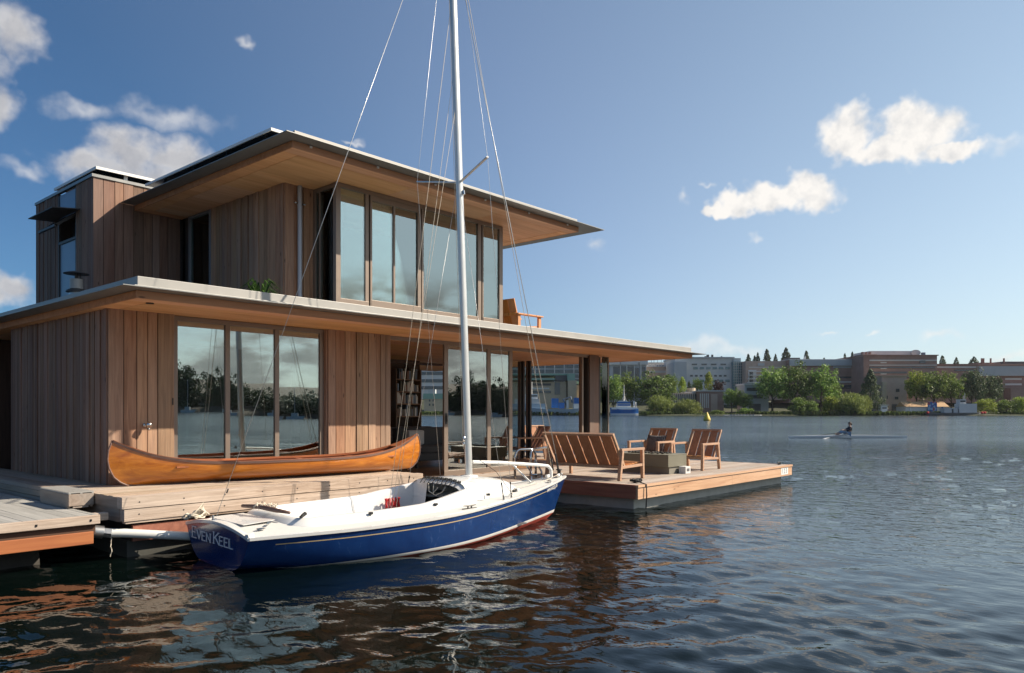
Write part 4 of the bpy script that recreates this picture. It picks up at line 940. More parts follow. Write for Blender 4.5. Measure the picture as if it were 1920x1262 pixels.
FT = Vector((5.80, 0, .74))
wire('forestay', [mst(8.6, .06), FT], .0065, 'alu'); wire('headsail_halyard', [mst(8.9, .08), Vector((5.66, .02, .70))], .004, 'rope')
hw('furler_drum', M['black'], lambda b: (b.lathe((5.79, 0, .70), [(.055, 0), (.05, .015), (.03, .02), (.03, .07), (.055, .08), (.05, .095)], 14), b.tube([(5.77, 0, .79), (5.70, 0, 1.05)], .017, 8), b.tube([(5.68, .03, .78), (5.62, .02, .98)], .014, 8)), smooth='auto')
wire('backstay', [mst(9.5, -.05), Vector((.06, .12, .54))], .0035)
hw('backstay_adjuster', M['black'], lambda b: b.tube([(.18, .12, .80), (.20, .12, .85)], .008, 6))
ck_ = Vector((2.55, .40, .27))
wire('halyard', [mst(7.6, -.06), Vector((2.62, .35, .40))], .0034, 'rope')
wire('halyard', [mst(6.15, -.05, -.02), Vector((2.66, .33, .40))], .003, 'rope'); wire('halyard', [mst(6.6, -.05, .02), Vector((2.70, .28, .40))], .003, 'rope')
wire('mast_line', [mst(9.3, -.05, .02), mst(5.4, -.07, .025), mst(1.2, -.075, .02)], .003, 'rope')
# jib club boom at the bow and its struts
hw('bow_boom', M['white'], lambda b: b.tube([(3.88, 0, 1.0), (4.4, -.01, .97), (5.36, -.02, .88), (5.50, -.02, .86), (5.57, -.02, .80), (5.58, -.02, .68)], .026, 12), smooth='auto')
hw('boom_strut', M['alu'], lambda b: (b.tube([(4.95, .30, .93), (5.12, -.02, .60)], .014, 8), b.bar((5.02, -.05, .60), (5.16, -.02, .62), .05, .02)), smooth='auto')
wire('furling_line', [(5.76, -.05, .72), (5.2, -.12, .61), (4.4, -.40, .62), (4.05, -.66, .56)], .004, 'rope')
wire('mast_control_line', [mst(1.12, .05), (4.1, -.28, .86), (4.03, -.70, .56)], .004, 'rope_dk')
# registration number on the bow
def regno():
    o = text_mesh('registration_number', 'WN 9122 JX', .086, .001, M['letter'], .0008, 1.0); o.parent = SB
    qa, qb = .875, .955
    a_ = hull_pt(qa, fZs(qa*5.94)-.115, -1, .006); c_ = hull_pt(qb, fZs(qb*5.94)-.105, -1, .006)
    x = (c_-a_).normalized(); up_ = (hull_pt(.91, .58, -1)-hull_pt(.91, .40, -1)).normalized(); zn = x.cross(up_).normalized(); y = zn.cross(x)
    o.matrix_local = Matrix(((x.x, y.x, zn.x, a_.x), (x.y, y.y, zn.y, a_.y), (x.z, y.z, zn.z, a_.z), (0, 0, 0, 1)))
regno()
# things lying in the boat
BM = Matrix.Translation((.05, -2.86, 0)) @ Matrix.Rotation(BANG, 4, 'Z')
def bl(p): return BM @ Vector(p)
def coil(mb, c, r, n, rr, seed, flat=.4, tall=.0):
    rng = random.Random(seed); pts = []
    for i in range(n):
        a = i*.5; q = r*(.65+.45*rng.random()); pts.append(Vector(c)+Vector((q*math.cos(a), q*math.sin(a)*.8, tall*rng.random()+flat*r*rng.random())))
    mb.tube(pts, rr, 6)
b = MB(); rng = random.Random(11)
for k in range(5):
    y0 = bl((2.93+.035*k-.08, .56, .0)); pts = []
    for i in range(14):
        a = i*.9; pts.append(bl((2.72+.055*k+.012*math.cos(a), .565-.02*math.sin(a*.7)-.012*rng.random(), .43+.07*math.sin(a*.9+k))))
    b.tube(pts, .011, 6)
tag(b.build('rope_hank', M['rope_red'], smooth=True), 'red rope hank stowed against the far inside wall of the cockpit', 'rope')
b = MB(); c = bl((3.45, .05, .28)); rs = []
for i in range(13):
    a = math.pi*i/12; sa = max(math.sin(a), .02)**.6; rs.append([c+Vector((-.30*math.cos(a), .20*sa*math.cos(t)*(1+.12*math.sin(5*t+i)), .02+.15*sa*math.sin(t)*(1+.15*math.cos(3*t+i*1.7)))) for t in [2*math.pi*j/16 for j in range(16)]])
b.rings(rs); tag(b.build('sail_bag', M['sailbag'], smooth=True), 'navy sail bag stuffed in the dark cuddy opening', 'bag')
b = MB(); c = bl((3.02, -.05, .15)); coil(b, c, .12, 60, .014, 5, 1.2)
tag(b.build('coiled_line', M['olive'], smooth=True), 'dark coil of line on the cockpit floor below the bulkhead', 'rope')
b = MB(); c = bl((.02, .66, .47)); coil(b, c, .13, 46, .009, 9, .6); 
for i in range(6): b.tube([c+Vector((-.1+.04*i, .03*i-.08, .02)), c+Vector((.05+.02*i, .02*i-.03, .12+.01*i)), c+Vector((.14, .03*i-.1, .04))], .008, 5)
tag(b.build('stern_line', M['rope'], smooth=True), 'tangled cream dock line piled on the far stern corner of the sailboat', 'rope')
# ------------------------------------------------------------------ canoe
def canoe():
    pl, prr = Vector((-.14, -.37, .745)), Vector((4.76, -1.05, .745)); L = (prr-pl).length; ang = math.atan2(prr.y-pl.y, prr.x-pl.x)
    t = thing('canoe', 'varnished cedar canoe resting on the raised platform', 'canoe', (pl+prr)/2, ang)
    L2 = L/2+.02; WS = [0, .06, .14, .25, .38, .52, .68, .84, 1.0]
    def xe(w): return L2*itp(w, [0, .08, .2, .38, .58, .8, 1], [.895, .935, .968, .990, 1.0, .994, .975])
    def pt(r, w, side, ins=0.0):
        x = r*(xe(w)-ins*1.5); zg = .285+.335*abs(r)**4.2; wb = itp(w, [0, .06, .14, .25, .38, .52, .68, .84, 1], [0, .36, .60, .78, .90, .965, 1., 1.01, 1.0])
        h = .40*(1-abs(r)**2.3)*wb; h = max(h-ins, .003)
        return Vector((x, side*h, (ins if w < .3 else 0)+w*zg+(.02*abs(r)**8 if w == 0 else 0)))
    RS = [-1+2*i/56 for i in range(57)]
    b = MB()
    for sd in (1, -1): b.rings([[pt(r, w, sd) for w in WS] for r in RS], close=False, caps=False)
    b.build('hull', M['canoe'], t, smooth=True, local=True)
    b = MB()
    for sd in (1, -1): b.rings([[pt(r, w, sd, .014) for w in WS] for r in RS], close=False, caps=False)
    b.build('lining', M['canoe_in'], t, smooth=True, local=True)
    for sd in (1, -1):
        b = MB(); b.rings([[pt(r, 1, sd)+Vector((0, sd*dy, dz)) for dy, dz in ((.018, -.03), (.022, .002), (.004, .004), (.002, -.03))] for r in RS]); b.build('outer_rail', M['canoe_rail'], t, local=True)
        b = MB(); b.rings([[Vector((q.x, sd*max(abs(q.y)+dy, .001), q.z+dz)) for dy, dz in ((.002, -.02), (.002, .010), (-.028, .010), (-.026, -.02))] for q in [pt(r, 1, sd) for r in RS]]); b.build('inner_rail', M['canoe_in'], t, local=True)
    for e in (1, -1):
        b = MB(); b.tube([Vector((e*(xe(w)+.004), 0, w*(.285+.335))) for w in (0, .04, .08, .14, .2, .3, .4, .5, .6, .7, .8, .9, 1.0)], .013, 8); b.build('stem_band', M['canoe_rail'], t, smooth=True, local=True)
    for x in (-.95, .35, 1.2):
        r = x/L2; y = pt(r, 1, 1).y; z = pt(r, 1, 1).z
        b = MB(); b.box(x-.035, x+.035, -y, y, z-.045, z-.025); b.build('thwart', M['canoe_in'], t, local=True, bev=.004)
    for x in (-1.55, 1.7):
        r = x/L2; y = pt(r, .8, 1).y; z = pt(r, 1, 1).z
        b = MB(); b.box(x-.14, x+.14, -y, y, z-.10, z-.08); b.build('seat', M['canoe_in'], t, local=True)
    for e in (1, -1):
        b = MB(); q = [pt(e*r, 1, sd) for r, sd in ((.80, 1), (.80, -1), (.97, -1), (.97, 1))]; b.prism([p+Vector((0, 0, -.01)) for p in q], (0, 0, .014)); b.build('end_deck', M['canoe_in'], t, local=True)
canoe()
# ------------------------------------------------------------------ deck furniture
def lounge(name, label, cat, loc, rz, W, nsl, mats=None, group=None, D=.88):
    """slatted teak armchair or bench; +x is the front, y across"""
    t = thing(name, label, cat, loc, rz, group); wd, wx = mats or (M['teak'], M['teak_x'])
    hw_ = W/2; ht = .875; ah = .585
    for sd in (1, -1):
        y = sd*(hw_-.03)
        b = MB(); b.bar((D-.03, y, 0), (D-.045, y, ah-.03), .06, .06, up=(0,1,0)); b.build('leg', wx, t, local=True, bev=.004)
        b = MB(); b.bar((.03, y, 0), (.12, y, ah-.03), .06, .065, up=(0,1,0)); b.build('leg', wx, t, local=True, bev=.004)
        b = MB(); b.bar((.075, y, ah-.008), (D, y, ah-.008), .065, .045); b.build('armrest', wx, t, local=True, bev=.004)
        b = MB(); b.bar((.09, y, .245), (D-.06, y, .245+.02), .045, .05); b.build('side_rail', wx, t, local=True, bev=.004)
    iw = hw_-.075
    p0, p1 = Vector((.27, 0, .23)), Vector((-.13, 0, ht)); up_ = (p1-p0).normalized(); nr = Vector((up_.z, 0, -up_.x))
    def bp(y, f, o=0.0): q = p0.lerp(p1, f)+nr*o; return Vector((q.x, y, q.z))
    b = MB()
    for sd in (1, -1): b.bar(bp(sd*iw, 0), bp(sd*iw, 1), .05, .045, up=tuple(nr))
    b.bar(bp(-iw-.024, .985), bp(iw+.024, .985), .045, .055, up=tuple(nr)); b.bar(bp(-iw, .04), bp(iw, .04), .04, .05, up=tuple(nr))
    b.build('back_frame', wx, t, local=True, bev=.003)
    sw = (2*iw-.05-.03)/nsl; y = -iw+.025+.03*.5
    for k in range(nsl):
        b = MB(); yc = y+sw*(k+.5); b.bar(bp(yc, .06, .005), bp(yc, .965, .005), sw-.026, .016, up=tuple(nr)); b.build('back_slat', wd, t, local=True)
    b = MB(); n = 6
    for k in range(n):
        x0 = .24+k*(D-.27)/n; b.box(x0, x0+(D-.27)/n-.012, -iw, iw, .262+.008*k, .284+.008*k)
    b.build('seat', wd, t, local=True)
    b = MB(); b.box(D-.085, D-.055, -hw_+.05, hw_-.05, .24, .30); b.box(.22, .25, -hw_+.05, hw_-.05, .21, .26); b.build('seat_rail', wx, t, local=True, bev=.003)
    return t
lounge('garden_bench', 'wide slatted teak bench at the near corner of the deck', 'bench', (7.80, -2.33, .453), 0, 1.80, 6)
ch = lounge('armchair', 'slatted teak armchair beside the open deck edge, right of the fire table', 'armchair', (11.97, -2.81, .453), math.pi, .84, 3, group='teak armchairs around the fire table')
dup(ch, (12.28, -1.50, .453), math.pi, 'slatted teak armchair holding a grey pillow behind the fire table')
dup(ch, on((1000, 856), z=.453)+Vector((.35, .25, 0)), math.pi*1.35, 'small teak armchair far back under the roof, beside the glass corner', group='teak chairs under the roof')
dup(ch, on((1030, 860), z=.453)+Vector((.1, .4, 0)), math.pi*.86, 'small teak armchair far back under the roof, just behind the bench', group='teak chairs under the roof')
def pillow():
    mt, nt, b, out = newmat('striped_pillow'); tc = nd(nt, 'TexCoord')
    w = nd(nt, 'TexWave', {'Vector': tc.outputs['Object'], 'Scale': 9., 'Distortion': 6., 'Detail': 3., 'Detail Scale': 3.}, bands_direction='Y')
    nt.links.new(ramp(nt, w.outputs[0], [(.3, (.025,.025,.028)), (.7, (.22,.21,.20))]), b.inputs['Base Color']); b.inputs['Roughness'].default_value = .95
    mb = MB(); n = 14; up_, nr = Vector((.30, 0, .95)).normalized(), Vector((-.95, 0, .30)).normalized(); c = Vector((12.02, -1.50, .97)); rows = []
    for sgn in (1, -1):
        rr = []
        for i in range(n+1):
            r = []
            for j in range(n+1):
                a, e = -1+2*i/n, -1+2*j/n; th = .075*((1-a**2)*(1-e**2))**.45
                k = 1-.06*(a*a*(1-e*e)+e*e*(1-a*a))*0; sh = 1+.05*(a*a*e*e)-.05*((1-a*a)*e*e+(1-e*e)*a*a)
                r.append(c+Vector((0, 1, 0))*(a*.255*sh)+up_*(e*.215*sh)+nr*(sgn*th))
            rr.append(r)
        mb.rings(rr, close=False, caps=False)
    tag(mb.build('pillow', mt, smooth=True), 'grey patterned pillow propped on the armchair behind the fire table', 'pillow')
pillow()
def firetable():
    t = thing('fire_table', 'low olive fire table with dark lava rocks between bench and armchairs', 'fire table', (10.1, -2.4, .453))
    x0, x1, y0, y1 = 9.73, 10.50, -3.15, -1.75
    b = MB(); b.box(x0, x1, y0, y1, .60, .84); b.box(x0-.004, x1+.004, y0-.004, y1+.004, .84, .858); b.build('body', M['olive'], t, bev=.004)
    b = MB(); b.box(x0+.09, x1-.09, y0+.03, y1-.1, .453, .60); b.build('base', plain('pit_base', (.20,.185,.15), .7, 0, .1, 5.), t)
    b = MB(); rng = random.Random(5)
    for i in range(70):
        c = Vector((rng.uniform(x0+.17, x1-.17), rng.uniform(y0+.25, y1-.25), .862+rng.uniform(0, .012))); r = rng.uniform(.022, .042); b.ball(c, r, r*rng.uniform(.7, 1), r*.8, 7, 5)
    b.build('lava_rocks', M['rock'], t)
    t2 = thing('stone_block', 'small grey concrete block on the deck at the foot of the fire table', 'block', (10.32, -3.2, .453))
    b = MB(); b.box(10.15, 10.36, -3.32, -3.16, .453, .60); b.box(10.20, 10.31, -3.325, -3.32, .50, .56, 1); b.build('block', [M['conc_lt'], M['roof_dk']], t2, bev=.006)
firetable()
def roofchair():
    t = thing('adirondack_chair', 'orange cedar adirondack chair on the lower roof beside the bay windows', 'chair', (8.86, .62, 3.333)); o = Vector((8.86, .62, 3.333)); w = M['orange']
    def V_(x, y, z): return o+Vector((x, y, z))
    for sd in (1, -1):
        y = sd*.34
        b = MB(); b.bar(V_(.86, y, 0), V_(.86, y, .64), .05, .09); b.build('leg', w, t, bev=.004)
        b = MB(); b.bar(V_(.12, y, .12), V_(.12, y, .64), .05, .09); b.build('leg', w, t, bev=.004)
        b = MB(); b.bar(V_(.04, y, .655), V_(.95, y, .655), .13, .03); b.build('armrest', w, t, bev=.004)
        b = MB(); b.bar(V_(.12, y*.93, .30), V_(.92, y*.93, .38), .04, .12); b.build('side_rail', w, t, bev=.003)
    b = MB()
    for k in range(3):
        y = -.31+.21*k+.1; b.bar(V_(.24, y, .26), V_(.0, y, 1.0), .20, .025, up=(0,1,0) if False else (1,0,.6))
    b.bar(V_(.08, -.30, .66), V_(.08, .30, .66), .03, .07); b.build('backrest', w, t)
    b = MB()
    for k in range(5): b.box(o.x+.22+.14*k, o.x+.35+.14*k, o.y-.30, o.y+.30, o.z+.34+.012*k, o.z+.365+.012*k)
    b.build('seat', w, t)
roofchair()
def sofa():
    t = thing('sofa', 'dark grey sofa seen through the open sliding door', 'sofa', (8.3, 2.4, .453)); o = Vector((8.3, 2.4, .453))
    def bx(n, x0, x1, y0, y1, z0, z1, m=M['sofa'], bev=.04): b = MB(); b.box(o.x+x0, o.x+x1, o.y+y0, o.y+y1, o.z+z0, o.z+z1); return b.build(n, m, t, bev=bev)
    bx('base', -.9, .9, -.42, .42, .16, .34); bx('seat', -.78, .0, -.44, .25, .341, .5); bx('seat', .005, .78, -.44, .25, .341, .5)
    bx('backrest', -.9, .9, .25, .46, .30, .92); bx('armrest', -.95, -.79, -.44, .45, .2, .62); bx('armrest', .79, .95, -.44, .45, .2, .62); bx('cushion', -.7, -.2, .08, .24, .51, .86, M['cush'])
    for x in (-.85, .82):
        for y in (-.36, .36): bx('leg', x, x+.05, y, y+.05, 0, .16, M['dark_in'], 0)
sofa()
# ------------------------------------------------------------------ people: a rower (skinned figure)
def skin(name, verts, edges, mat, parent, root=0, sub=2):
    me = bpy.data.meshes.new(name); me.from_pydata([v[:3] for v in verts], edges, []); me.materials.append(mat)
    ob = bpy.data.objects.new(name, me); COL.objects.link(ob); ob.parent = parent
    md = ob.modifiers.new('skin', 'SKIN'); md.use_smooth_shade = True
    for i, v in enumerate(verts):
        s = me.skin_vertices[0].data[i]; s.radius = (v[3], v[4] if len(v) > 4 else v[3]); s.use_root = (i == root)
    sb = ob.modifiers.new('sub', 'SUBSURF'); sb.levels = sub; sb.render_levels = sub
    return ob
def rower(loc, rz, label, group=None, jacket='jacket'):
    """seated, facing +x, legs forward, arms drawn to the oar handles; z=0 at the seat top"""
    t = thing('person', label, 'person', loc, rz, group)
    # pelvis .1, chest, neck, head
    B = [(-.02,0,.10,.13,.15), (-.08,0,.30,.12,.15), (-.13,0,.48,.11,.17), (-.14,0,.58,.055), (-.12,0,.66,.085,.075), (-.105,0,.76,.095,.08), (-.115,0,.83,.06,.055)]
    E = [(0,1),(1,2),(2,3),(3,4),(4,5),(5,6)]
    for sd in (1, -1):
        k = len(B); B += [(-.12,sd*.17,.50,.058), (.06,sd*.21,.33,.045), (.27,sd*.12,.33,.032), (.33,sd*.10,.335,.026,.036)]; E += [(2,k),(k,k+1),(k+1,k+2),(k+2,k+3)]
        for f in range(4):
            j = len(B); oy = sd*(.10+.02*(f-1.5)); ln = (.035,.042,.040,.030)[f]
            B += [(.36, oy, .345, .0095), (.36+ln, oy, .335, .009), (.355+ln*.7, oy, .305, .008)]; E += [(k+3, j), (j, j+1), (j+1, j+2)]
        j = len(B); B += [(.34, sd*.065, .325, .010), (.365, sd*.055, .305, .009)]; E += [(k+3, j), (j, j+1)]
        k = len(B); B += [(.0,sd*.10,.08,.085), (.40,sd*.11,.22,.065), (.76,sd*.10,.02,.042), (.79,sd*.10,.0,.036), (.80,sd*.10,.10,.03)]; E += [(0,k),(k,k+1),(k+1,k+2),(k+2,k+3),(k+3,k+4)]
    body = skin('body', B, E, M['skin'], t)
    J = [(-.03,0,.14,.14,.165), (-.08,0,.30,.135,.165), (-.13,0,.49,.12,.18), (-.14,0,.56,.07)]; E = [(0,1),(1,2),(2,3)]
    for sd in (1, -1): k = len(J); J += [(-.12,sd*.18,.50,.07), (.06,sd*.215,.33,.057), (.25,sd*.13,.33,.043)]; E += [(2,k),(k,k+1),(k+1,k+2)]
    skin('jacket', J, E, M[jacket], t)
    T_ = [(-.02,0,.09,.14,.165)]; E = []
    for sd in (1, -1): k = len(T_); T_ += [(.0,sd*.10,.085,.095), (.40,sd*.11,.22,.075), (.60,sd*.105,.12,.058)]; E += [(0,k),(k,k+1),(k+1,k+2)]
    skin('tights', T_, E, M['tights'], t)
    b = MB(); rs = []
    for i in range(8):
        a = math.pi/2*i/7; rs.append([Vector((-.125+.105*math.cos(a)*math.cos(w), .092*math.cos(a)*math.sin(w), .775+.10*math.sin(a)-(.07 if math.cos(w) < .1 and i == 0 else 0))) for w in [2*math.pi*j/14 for j in range(14)]])
    b.rings(rs); b.ball((-.24, 0, .72), .05, .04, .085, 8, 6); b.build('hair', M['hair'], t, smooth=True, local=True)
    b = MB(); b.ball((-.005, 0, .735), .018, .013, .022, 8, 5); b.ball((-.012, .035, .765), .008, .012, .008, 6, 4, 1); b.ball((-.012, -.035, .765), .008, .012, .008, 6, 4, 1); b.bar((-.006, -.025, .695), (-.006, .025, .695), .01, .008, m=2)
    for sd in (1, -1): b.ball((-.11, sd*.085, .745), .022, .012, .032, 8, 5)
    b.build('face', [M['skin'], M['black'], M['brick']], t, smooth=True, local=True)
    return t
def scull():
    D = 51.2; yaw = math.atan2(-RT.y, -RT.x)+.05
    pos = bgp(bgx(1590, D), D, 0)
    sh = thing('rowing_shell', 'slender white single rowing shell crossing the open lake', 'rowing boat', pos, yaw)
    b = MB(); rs = []
    for i in range(33):
        x = -4.05+8.1*i/32; r = x/4.05; w = .15*(1-abs(r)**2.2)+.006; top = .19-.06*abs(r)**2; bot = -.08*(1-r*r)
        rs.append([Vector((x, w*math.cos(a), top if math.sin(a) > 0.01 else top+(bot-top)*abs(math.sin(a))**.7)) for a in [math.pi*2*j/14 for j in range(14)]])
    b.rings(rs); b.build('hull', M['hullwhite'], sh, smooth='auto', local=True)
    b = MB(); b.bar((.35, -.75, .24), (.25, 0, .16), .03, .03); b.bar((.35, .75, .24), (.25, 0, .16), .03, .03); b.bar((.35, -.75, .24), (.7, 0, .16), .02, .02); b.bar((.35, .75, .24), (.7, 0, .16), .02, .02); b.build('rigger', M['alu'], sh, local=True)
    p = rower(pos+Vector((math.cos(yaw), math.sin(yaw), 0))*.0+Vector((0, 0, .20)), yaw, 'rower in a dark jacket and blue tights pulling two oars', None)
    for sd, lb in ((1, 'oar on the far side of the rowing shell, white blade on the water'), (-1, 'oar on the near side of the rowing shell, white blade on the water')):
        t = thing('oar', lb, 'oar', pos, yaw)
        h, pv, e = Vector((.36, sd*.10, .525)), Vector((.38, sd*.75, .30)), Vector((1.95, sd*1.35, .06))
        b = MB(); b.tube([h, pv, e], [.02, .02, .016], 6); b.build('shaft', M['black'], t, local=True)
        d = (e-pv).normalized(); b = MB(); b.bar(e, e+d*.45, .16, .014, up=(0, 0, 1)); b.build('blade', M['white'], t, local=True)
    return p
per = scull()
def buoy():
    D = 150; p = bgp(bgx(1325.5, D), D, 0)
    t = thing('buoy', 'big yellow cone shaped marker buoy floating on the lake', 'buoy', p)
    b = MB(); b.lathe(p, [(.45, -.3), (.68, -.02), (.72, .18), (.66, .42), (.50, .80), (.30, 1.25), (.13, 1.62), (.10, 1.68)], 24); b.build('float', M['yellow'], t, smooth='auto')
    b = MB(); b.lathe(p, [(.05, 1.68), (.05, 1.80), (.02, 1.84)], 10); b.build('top_eye', M['black'], t)
    b = MB(); b.lathe(p, [(.722, .12), (.732, .15), (.722, .18)], 24); b.build('seam', M['olive'], t)
buoy()
# ------------------------------------------------------------------ far shore
DS = 356.0
def ground():
    rng = np.random.default_rng(8); xs = np.linspace(-700, 800, 120); ds = np.array([DS-3, DS, DS+2, DS+8, DS+20, DS+40, DS+70, DS+110, DS+160, DS+260, DS+420, DS+900]); zs = [-.8, -.1, .35, .6, .9, 1.5, 4, 9, 14, 20, 22, 24]
    b = MB(bgp); rows = []
    for d, z in zip(ds, zs):
        rows.append([(x, d+(3*math.sin(x*.05)+2*math.sin(x*.13+1))*(1 if d < DS+30 else 0), z+(rng.normal()*.25 if z > .5 else 0)) for x in xs])
    b.rings(rows, close=False, caps=False); o = b.build('shore_ground', M['ground'], smooth=True); tag(o, 'grassy far bank rising behind the lake', kind='structure')
ground()
def shoregrass():
    b = MB(bgp); rng = random.Random(77)
    for i in range(9000):
        x = rng.uniform(-60, 270); d = DS+1.2+abs(rng.gauss(0, 4.5)); h = rng.uniform(.3, 1.9)*(1.0 if math.sin(x*.11)+math.sin(x*.037+2) > -.5 else .45); w = rng.uniform(.3, .8); a = rng.uniform(0, 3.14)
        dx, dd = w*math.cos(a), w*math.sin(a); z0 = .3
        b.add([(x-dx, d-dd, z0), (x+dx, d+dd, z0), (x+dx*.7+rng.uniform(-.3,.3), d+dd*.7, z0+h), (x-dx*.4, d-dd*.4, z0+h*.9)], [(0,1,2,3)])
    tag(b.build('bank_reeds', leafmat('leaf_bank', (.025,.04,.012), (.09,.115,.03)), kind='stuff'), 'reeds and low scrub along the far waterline')
shoregrass()
# trees -------------------------------------------------
def crown_mesh(kind, seed, nclump, nleaf, leaf):
    rng = random.Random(seed); vs, fs = [], []
    cl = []
    def add(c, r):
        for k in range(nleaf):
            th, cz = rng.uniform(0, 6.283), rng.uniform(-1, 1); q = math.sqrt(1-cz*cz); rr = r*(.55+.45*rng.random()**.5)
            n = Vector((q*math.cos(th), q*math.sin(th), cz)); p = c+Vector((n.x*rr, n.y*rr, n.z*rr*.85))
            nn = (n+Vector((rng.gauss(0, .5), rng.gauss(0, .5), rng.gauss(0, .5)+.25))).normalized(); a = nn.cross(Vector((rng.gauss(0, 1), rng.gauss(0, 1), rng.gauss(0, 1)))).normalized(); b_ = nn.cross(a); s = leaf*rng.uniform(.6, 1.25)
            if kind == 'willow': a, b_ = Vector((rng.gauss(0, .5), rng.gauss(0, .5), -1)).normalized()*2.0, b_*.55
            o = len(vs); vs.extend([p-a*s*.5-b_*s*.35, p+a*s*.5-b_*s*.25, p+a*s*.45+b_*s*.35, p-a*s*.4+b_*s*.3]); fs.append((o, o+1, o+2, o+3))
    for i in range(nclump):
        if kind == 'conifer':
            f = rng.random()**.8; z = .08+.92*f; R_ = .5*(1-f)**.8+.02; th = rng.uniform(0, 6.283); rad_ = R_*rng.uniform(.45, 1.0)
            add(Vector((rad_*math.cos(th), rad_*math.sin(th), z-.06*rad_)), .03+.075*(1-f))
        elif kind == 'poplar':
            f = rng.random(); th = rng.uniform(0, 6.283); R_ = .42*math.sin(math.pi*min(1, .15+.85*f))**.7*rng.random()**.4; add(Vector((R_*math.cos(th), R_*math.sin(th), .1+.9*f)), .14)
        elif kind == 'willow':
            th, cz = rng.uniform(0, 6.283), rng.uniform(-.35, 1); q = math.sqrt(1-cz*cz); f = rng.uniform(.55, 1.); p = Vector((.44*q*f*math.cos(th), .44*q*f*math.sin(th), .42+.48*cz*f)); add(p, .10)
            if rng.random() < .6: add(p+Vector((0, 0, -.14)), .07); add(p+Vector((0, 0, -.25)), .05)
        elif kind == 'bush':
            th, cz = rng.uniform(0, 6.283), rng.uniform(-.5, 1); q = math.sqrt(1-cz*cz); f = rng.uniform(.5, 1.); add(Vector((.43*q*f*math.cos(th), .43*q*f*math.sin(th), .38+.50*cz*f)), .12)
        else:
            th, cz = rng.uniform(0, 6.283), rng.uniform(-.75, 1); q = math.sqrt(1-cz*cz); f = rng.uniform(.4, 1.)
            wob = 1+.20*math.sin(3*th+seed)+.10*math.sin(5*th+2*seed+cz*4); add(Vector((.41*q*f*wob*math.cos(th), .41*q*f*wob*math.sin(th), .55+.38*cz*f*wob)), rng.uniform(.045, .13))
    me = bpy.data.meshes.new('crown'); me.from_pydata([tuple(v) for v in vs], [], fs); me.update(); return me
def trunk_mesh(kind, seed):
    b = MB(); rng = random.Random(seed); top = .9 if kind in ('conifer', 'poplar') else .55; r0 = .028
    b.tube([(0, 0, -.02), (.005, .0, top*.4), (.0, .008, top)], [r0, r0*.75, r0*.25], 8)
    if kind not in ('conifer', 'poplar'):
        for k in range(6):
            a = k*1.05+rng.random(); z = .22+.05*k; b.tube([(0, 0, z), (.14*math.cos(a), .14*math.sin(a), z+.14), (.28*math.cos(a), .28*math.sin(a), z+.30)], [.014, .009, .004], 6)
    me = bpy.data.meshes.new('trunk'); me.from_pydata([tuple(v) for v in b.v], [], b.f); me.update(); me.materials.append(M['trunk']); return me
KIND = {}
def tree_proto(key, kind, mat, seed, ncl, nl, leaf):
    c = crown_mesh(kind, seed, ncl, nl, leaf); c.materials.append(M[mat]); KIND[key] = (c, trunk_mesh(kind, seed), kind)
for s in (1, 2): tree_proto('broad%d' % s, 'broad', 'lf_green', s, 135, 42, .031)
tree_proto('dark', 'broad', 'lf_dark', 5, 135, 42, .031); tree_proto('lime', 'broad', 'lf_lime', 6, 125, 42, .031)
tree_proto('willow', 'willow', 'lf_olive', 7, 110, 26, .038); tree_proto('bush', 'bush', 'lf_green', 8, 90, 34, .046); tree_proto('limebush', 'bush', 'lf_lime', 9, 90, 34, .046)
tree_proto('conifer', 'conifer', 'lf_con', 10, 190, 26, .036); tree_proto('conifer2', 'conifer', 'lf_con', 14, 110, 22, .05); tree_proto('poplar', 'poplar', 'lf_lime', 11, 70, 30, .06); tree_proto('purple', 'broad', 'lf_red', 12, 90, 30, .05); tree_proto('pine', 'broad', 'lf_con', 13, 130, 34, .036)
NM = {'broad': 'tree', 'willow': 'willow_tree', 'bush': 'bush', 'conifer': 'conifer_tree', 'poplar': 'poplar_tree'}
GR = {'tree': 'broad trees on the far shore', 'willow_tree': 'willows on the far waterline', 'bush': 'bushes along the far bank', 'conifer_tree': 'conifers on the far shore', 'poplar_tree': 'slender trees on the far shore'}
def tree(key, px, w, top, base, D, label, group=None):
    c, tk, kind = KIND[key]; nm = NM[kind]
    W = w/FPX*D*1.06; z0 = bgz(base, D); Hh = bgz(top, D)-z0
    t = thing(nm, label, 'bush' if nm == 'bush' else 'tree', bgp(bgx(px, D), D, z0), random.uniform(0, 6.28), group or GR[nm]); t.scale = (W, W, Hh)
    for n_, me in (('crown', c), ('trunk', tk)):
        o = bpy.data.objects.new(n_, me); COL.objects.link(o); o.parent = t
